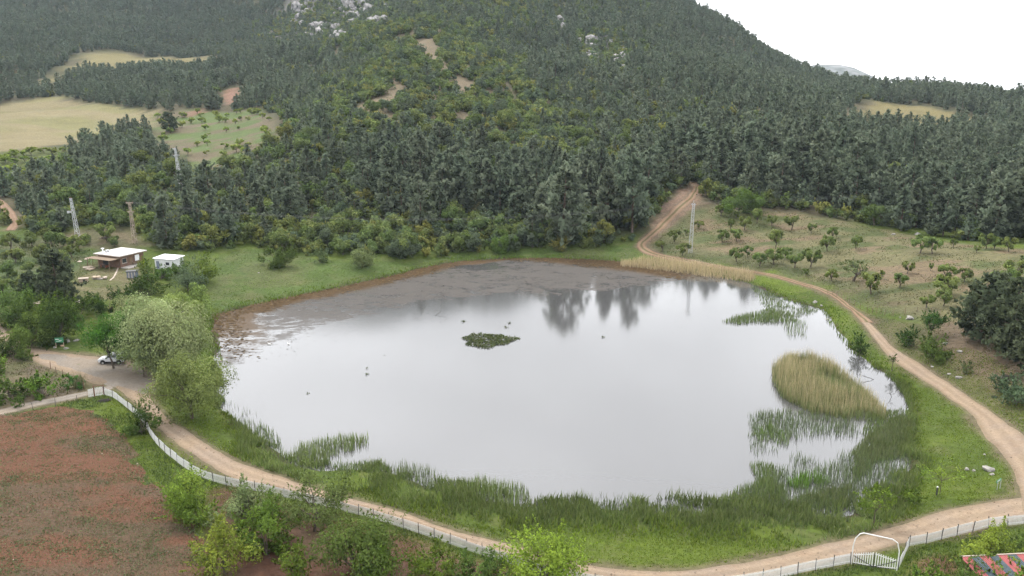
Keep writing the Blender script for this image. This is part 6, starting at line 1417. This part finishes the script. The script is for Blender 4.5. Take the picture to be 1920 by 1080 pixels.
# cliffs high on the mountain
def crag_mesh(seed):
    """craggy, cracked limestone block"""
    import bmesh
    bm = bmesh.new(); bmesh.ops.create_icosphere(bm, subdivisions=3, radius=1.0); off = Vector((seed * 5.1, seed * 2.3, seed * 1.7))
    for v_ in bm.verts:
        c_ = v_.co.copy(); rdg = 1 - abs(mnoise.noise(Vector((c_.x * 2.2, c_.y * 2.2, c_.z * 0.9)) + off)) * 2
        v_.co *= 0.72 + 0.42 * rdg + 0.5 * mnoise.noise(c_ * 1.3 + off) + 0.22 * mnoise.noise(c_ * 4.5 + off)
    me = bpy.data.meshes.new('crag'); bm.to_mesh(me); bm.free(); me.materials.append(M['cliff']); return me
CL = [crag_mesh(20 + i) for i in range(6)]; rc = random.Random(21)
def cliff(poly, n, smin, smax, label, grp, pxbox, seed):
    k = 0
    for _ in range(n * 14):
        if k >= n: break
        u, v = rc.uniform(pxbox[0], pxbox[2]), rc.uniform(pxbox[1], pxbox[3]); p = hit(u, v)
        if p is None or not inside(P[poly], [p.x], [p.y])[0] or rc.random() > sstep(0.42, 0.62, float(fbm(np.array([u]), np.array([v]), 34, seed, 2)[0])): continue
        s = smin + (smax - smin) * rc.random() ** 2.2; q = obj('rock_outcrop', CL[k % 6], None, p + Vector((0, 0, s * 0.05))); q.scale = (s * rc.uniform(0.7, 1.7), s * 0.8, s * rc.uniform(0.5, 1.3)); q.rotation_euler = (rc.uniform(-.4, .4), rc.uniform(-.4, .4), rc.uniform(0, 6.28)); k += 1
        tag(q, label, 'rock', grp)
cliff('cliff1', 130, 2.2, 7.5, 'grey limestone outcrop on the high slope at the top of the picture', 'outcrops of the high cliff', (500, 0, 745, 78), 121)
cliff('cliff2', 60, 1.8, 5.5, 'grey limestone outcrop in the wood below the mountain shoulder', 'outcrops below the shoulder', (1085, 62, 1178, 140), 122)
cliff('cliff3', 22, 1.5, 4.0, 'small limestone outcrop high above the outcrops of the shoulder', 'outcrops high on the mountain', (1005, 28, 1088, 64), 123)
# ---- birds and branches on the pond
def goose(u, v, label, rz):
    x_, y_ = at_z(u, v); e = empty('white_bird', (x_, y_, 0), rz, label, 'bird', 'white birds on the pond'); e.scale = (0.6, 0.6, 0.6)
    secs = [(-0.55, 0.02, 0.20), (-0.45, 0.10, 0.18), (-0.2, 0.19, 0.15), (0.1, 0.20, 0.14), (0.3, 0.14, 0.17), (0.38, 0.085, 0.25), (0.40, 0.06, 0.38), (0.40, 0.05, 0.52), (0.44, 0.065, 0.60), (0.50, 0.06, 0.61), (0.56, 0.03, 0.59)]
    MB().tube([(a, 0, c) for a, r_, c in secs], [r_ for a, r_, c in secs], 10).build('body', M['feather'], e, smooth=True)
    MB().tube([(0.55, 0, 0.59), (0.66, 0, 0.565)], [0.03, 0.012], 6).build('beak', M['beak'], e)
    for sy in (-1, 1): MB().add([(0.2, sy * 0.2, 0.2), (-0.1, sy * 0.23, 0.3), (-0.55, sy * 0.08, 0.27), (-0.2, sy * 0.21, 0.12)], [(0, 1, 2, 3)]).build('wing', M['feather'], e)
goose(505, 646, 'small white bird on the grey water, farther from the leaf island', 2.9); goose(541, 646, 'small white bird on the grey water, closer to the leaf island', 2.6)
def branch(u, v, L, label, seed, up=0.5):
    x_, y_ = at_z(u, v); r = random.Random(seed); q = MB()
    def grow(p, d_, l, rad, dep_):
        n_ = p + d_ * l; q.tube([p, p.lerp(n_, 0.5) + Vector((0, 0, 0.06 * l)), n_], [rad, rad * 0.8, rad * 0.5], 5)
        if dep_ < 3:
            for _ in range(3): grow(p.lerp(n_, r.uniform(0.4, 1)), (d_ + Vector((r.uniform(-1, 1), r.uniform(-1, 1), r.uniform(-.2, .5)))).normalized(), l * r.uniform(0.4, 0.7), rad * 0.5, dep_ + 1)
    grow(Vector((0, 0, -0.1)), Vector((r.uniform(-1, 1), r.uniform(-.5, .5), up)).normalized(), L, 0.05, 0)
    return tag(q.build('dead_branch', M['driftwood'], None, (x_, y_, 0)), label, 'branch', 'dead branches in the pond')
branch(1000, 538, 2.0, 'bare dead branch sticking out of the dark far water', 1); branch(965, 545, 1.6, 'small dead branch left of the bare one in the far water', 2); branch(1640, 712, 1.6, 'dead twigs in the narrow water by the bank', 3, 0.2); branch(1672, 744, 1.4, 'curved dead branch in the lower end of the narrow water', 4, 0.8); branch(815, 592, 2.6, 'long dead stem lying in the grey water', 5, 0.1)
# brushwood heaps
def brush(u, v, wpx, label, seed):
    p = hit(u, v); k, dep = scale_at(p); s = wpx * k / 2; r = random.Random(seed); q = MB()
    for _ in range(90):
        a = r.uniform(0, 6.28); rr = s * math.sqrt(r.random()); c_ = Vector((math.cos(a) * rr, math.sin(a) * rr * 0.6, 0.1 + 0.35 * s * (1 - rr / s) * r.random())); d_ = Vector((r.uniform(-1, 1), r.uniform(-1, 1), r.uniform(-.2, .3))).normalized() * r.uniform(0.3, 0.7) * s; q.tube([c_ - d_, c_ + d_], [0.03, 0.012], 4, False)
    return tag(q.build('brushwood_heap', M['driftwood'], None, p), label, 'brushwood')
brush(195, 752, 20, 'dark heap of brushwood on the grass inside the small gate', 1); brush(200, 447, 24, 'dark heap of brushwood in the clearing between two pylons', 2); brush(1895, 710, 40, 'dark brushwood heap under the big pines', 3); brush(1865, 745, 10, 'short dark log pile on the slope above the junction', 4)
# plumes of the cane clump
p = hit(149, 726); q = []; n = 90; r_ = np.random.default_rng(5); a = r_.random(n) * 6.28; rr = r_.random(n) * 0.9
bx, by = p.x + np.cos(a) * rr, p.y + np.sin(a) * rr
vv, cc = blade_mesh(bx, by, np.full(n, p.z), r_.uniform(2.2, 3.6, n), np.full(n, 0.05), [(0.12, 0.13, 0.06)], [(0.36, 0.30, 0.20), (0.30, 0.25, 0.16)], 0.22)
cl_ = [o_ for o_ in scene.objects if o_.name.startswith('cane_clump')][0]
pl = obj('plume', mesh_np('plume', vv - np.array([p.x, p.y, p.z]), np.arange(len(vv)).reshape(-1, 3), 3, M['blades'], cc), cl_); pl['kind'] = 'stuff'
# the far hill on the skyline
hx, hy, hzz = at_t(1580, 132, 2700); q = MB(); n = 40; ring_v = []
prof_ = [(1470, 162), (1500, 136), (1525, 123), (1550, 120), (1575, 122), (1600, 126), (1616, 136), (1630, 154), (1650, 175)]
vs_, fs_ = [], []
for i, (u, v) in enumerate(prof_):
    t_ = at_t(u, v, 2700)
    for k in range(7):
        f_ = k / 6; vs_.append((t_[0] + mnoise.noise(Vector((i, k, 3))) * 12, t_[1] - 260 + 520 * f_, (t_[2] + 60) * math.sin(math.pi * (0.06 + 0.88 * f_)) ** 0.8 - 60 + mnoise.noise(Vector((i * 0.9, k * 1.3, 1))) * 6))
m_ = len(prof_); fs_ = [(i * 7 + k, (i + 1) * 7 + k, (i + 1) * 7 + k + 1, i * 7 + k + 1) for i in range(m_ - 1) for k in range(6)]
q.add(vs_, fs_); fh = q.build('far_hill', M['far_slope'], smooth=True); tag(fh, 'distant blue-grey rocky hill just showing over the forest ridge', 'hill', kind='structure')
# ------------------------------------------------------------------ the air between
hm, hn, hl = new_mat('haze_air')
ho = hn.new('ShaderNodeOutputMaterial'); hv = hn.new('ShaderNodeVolumePrincipled'); hl.new(hv.outputs[0], ho.inputs['Volume'])
hv.inputs['Color'].default_value = (0.72, 0.86, 1.0, 1); hv.inputs['Density'].default_value = 5.5e-5; hv.inputs['Anisotropy'].default_value = 0.0
z0_, z1_ = float(GZ.min()) - 1.0, max(float(GZ.max()), 110.0) + 20.0
hb = MB().box((0, 1500, (z0_ + z1_) / 2), (6400, 4500, z1_ - z0_)).build('haze', hm)
hb.location.z = -0.0
tag(hb, 'thin pale haze over the valley and mountain', 'haze', kind='stuff')
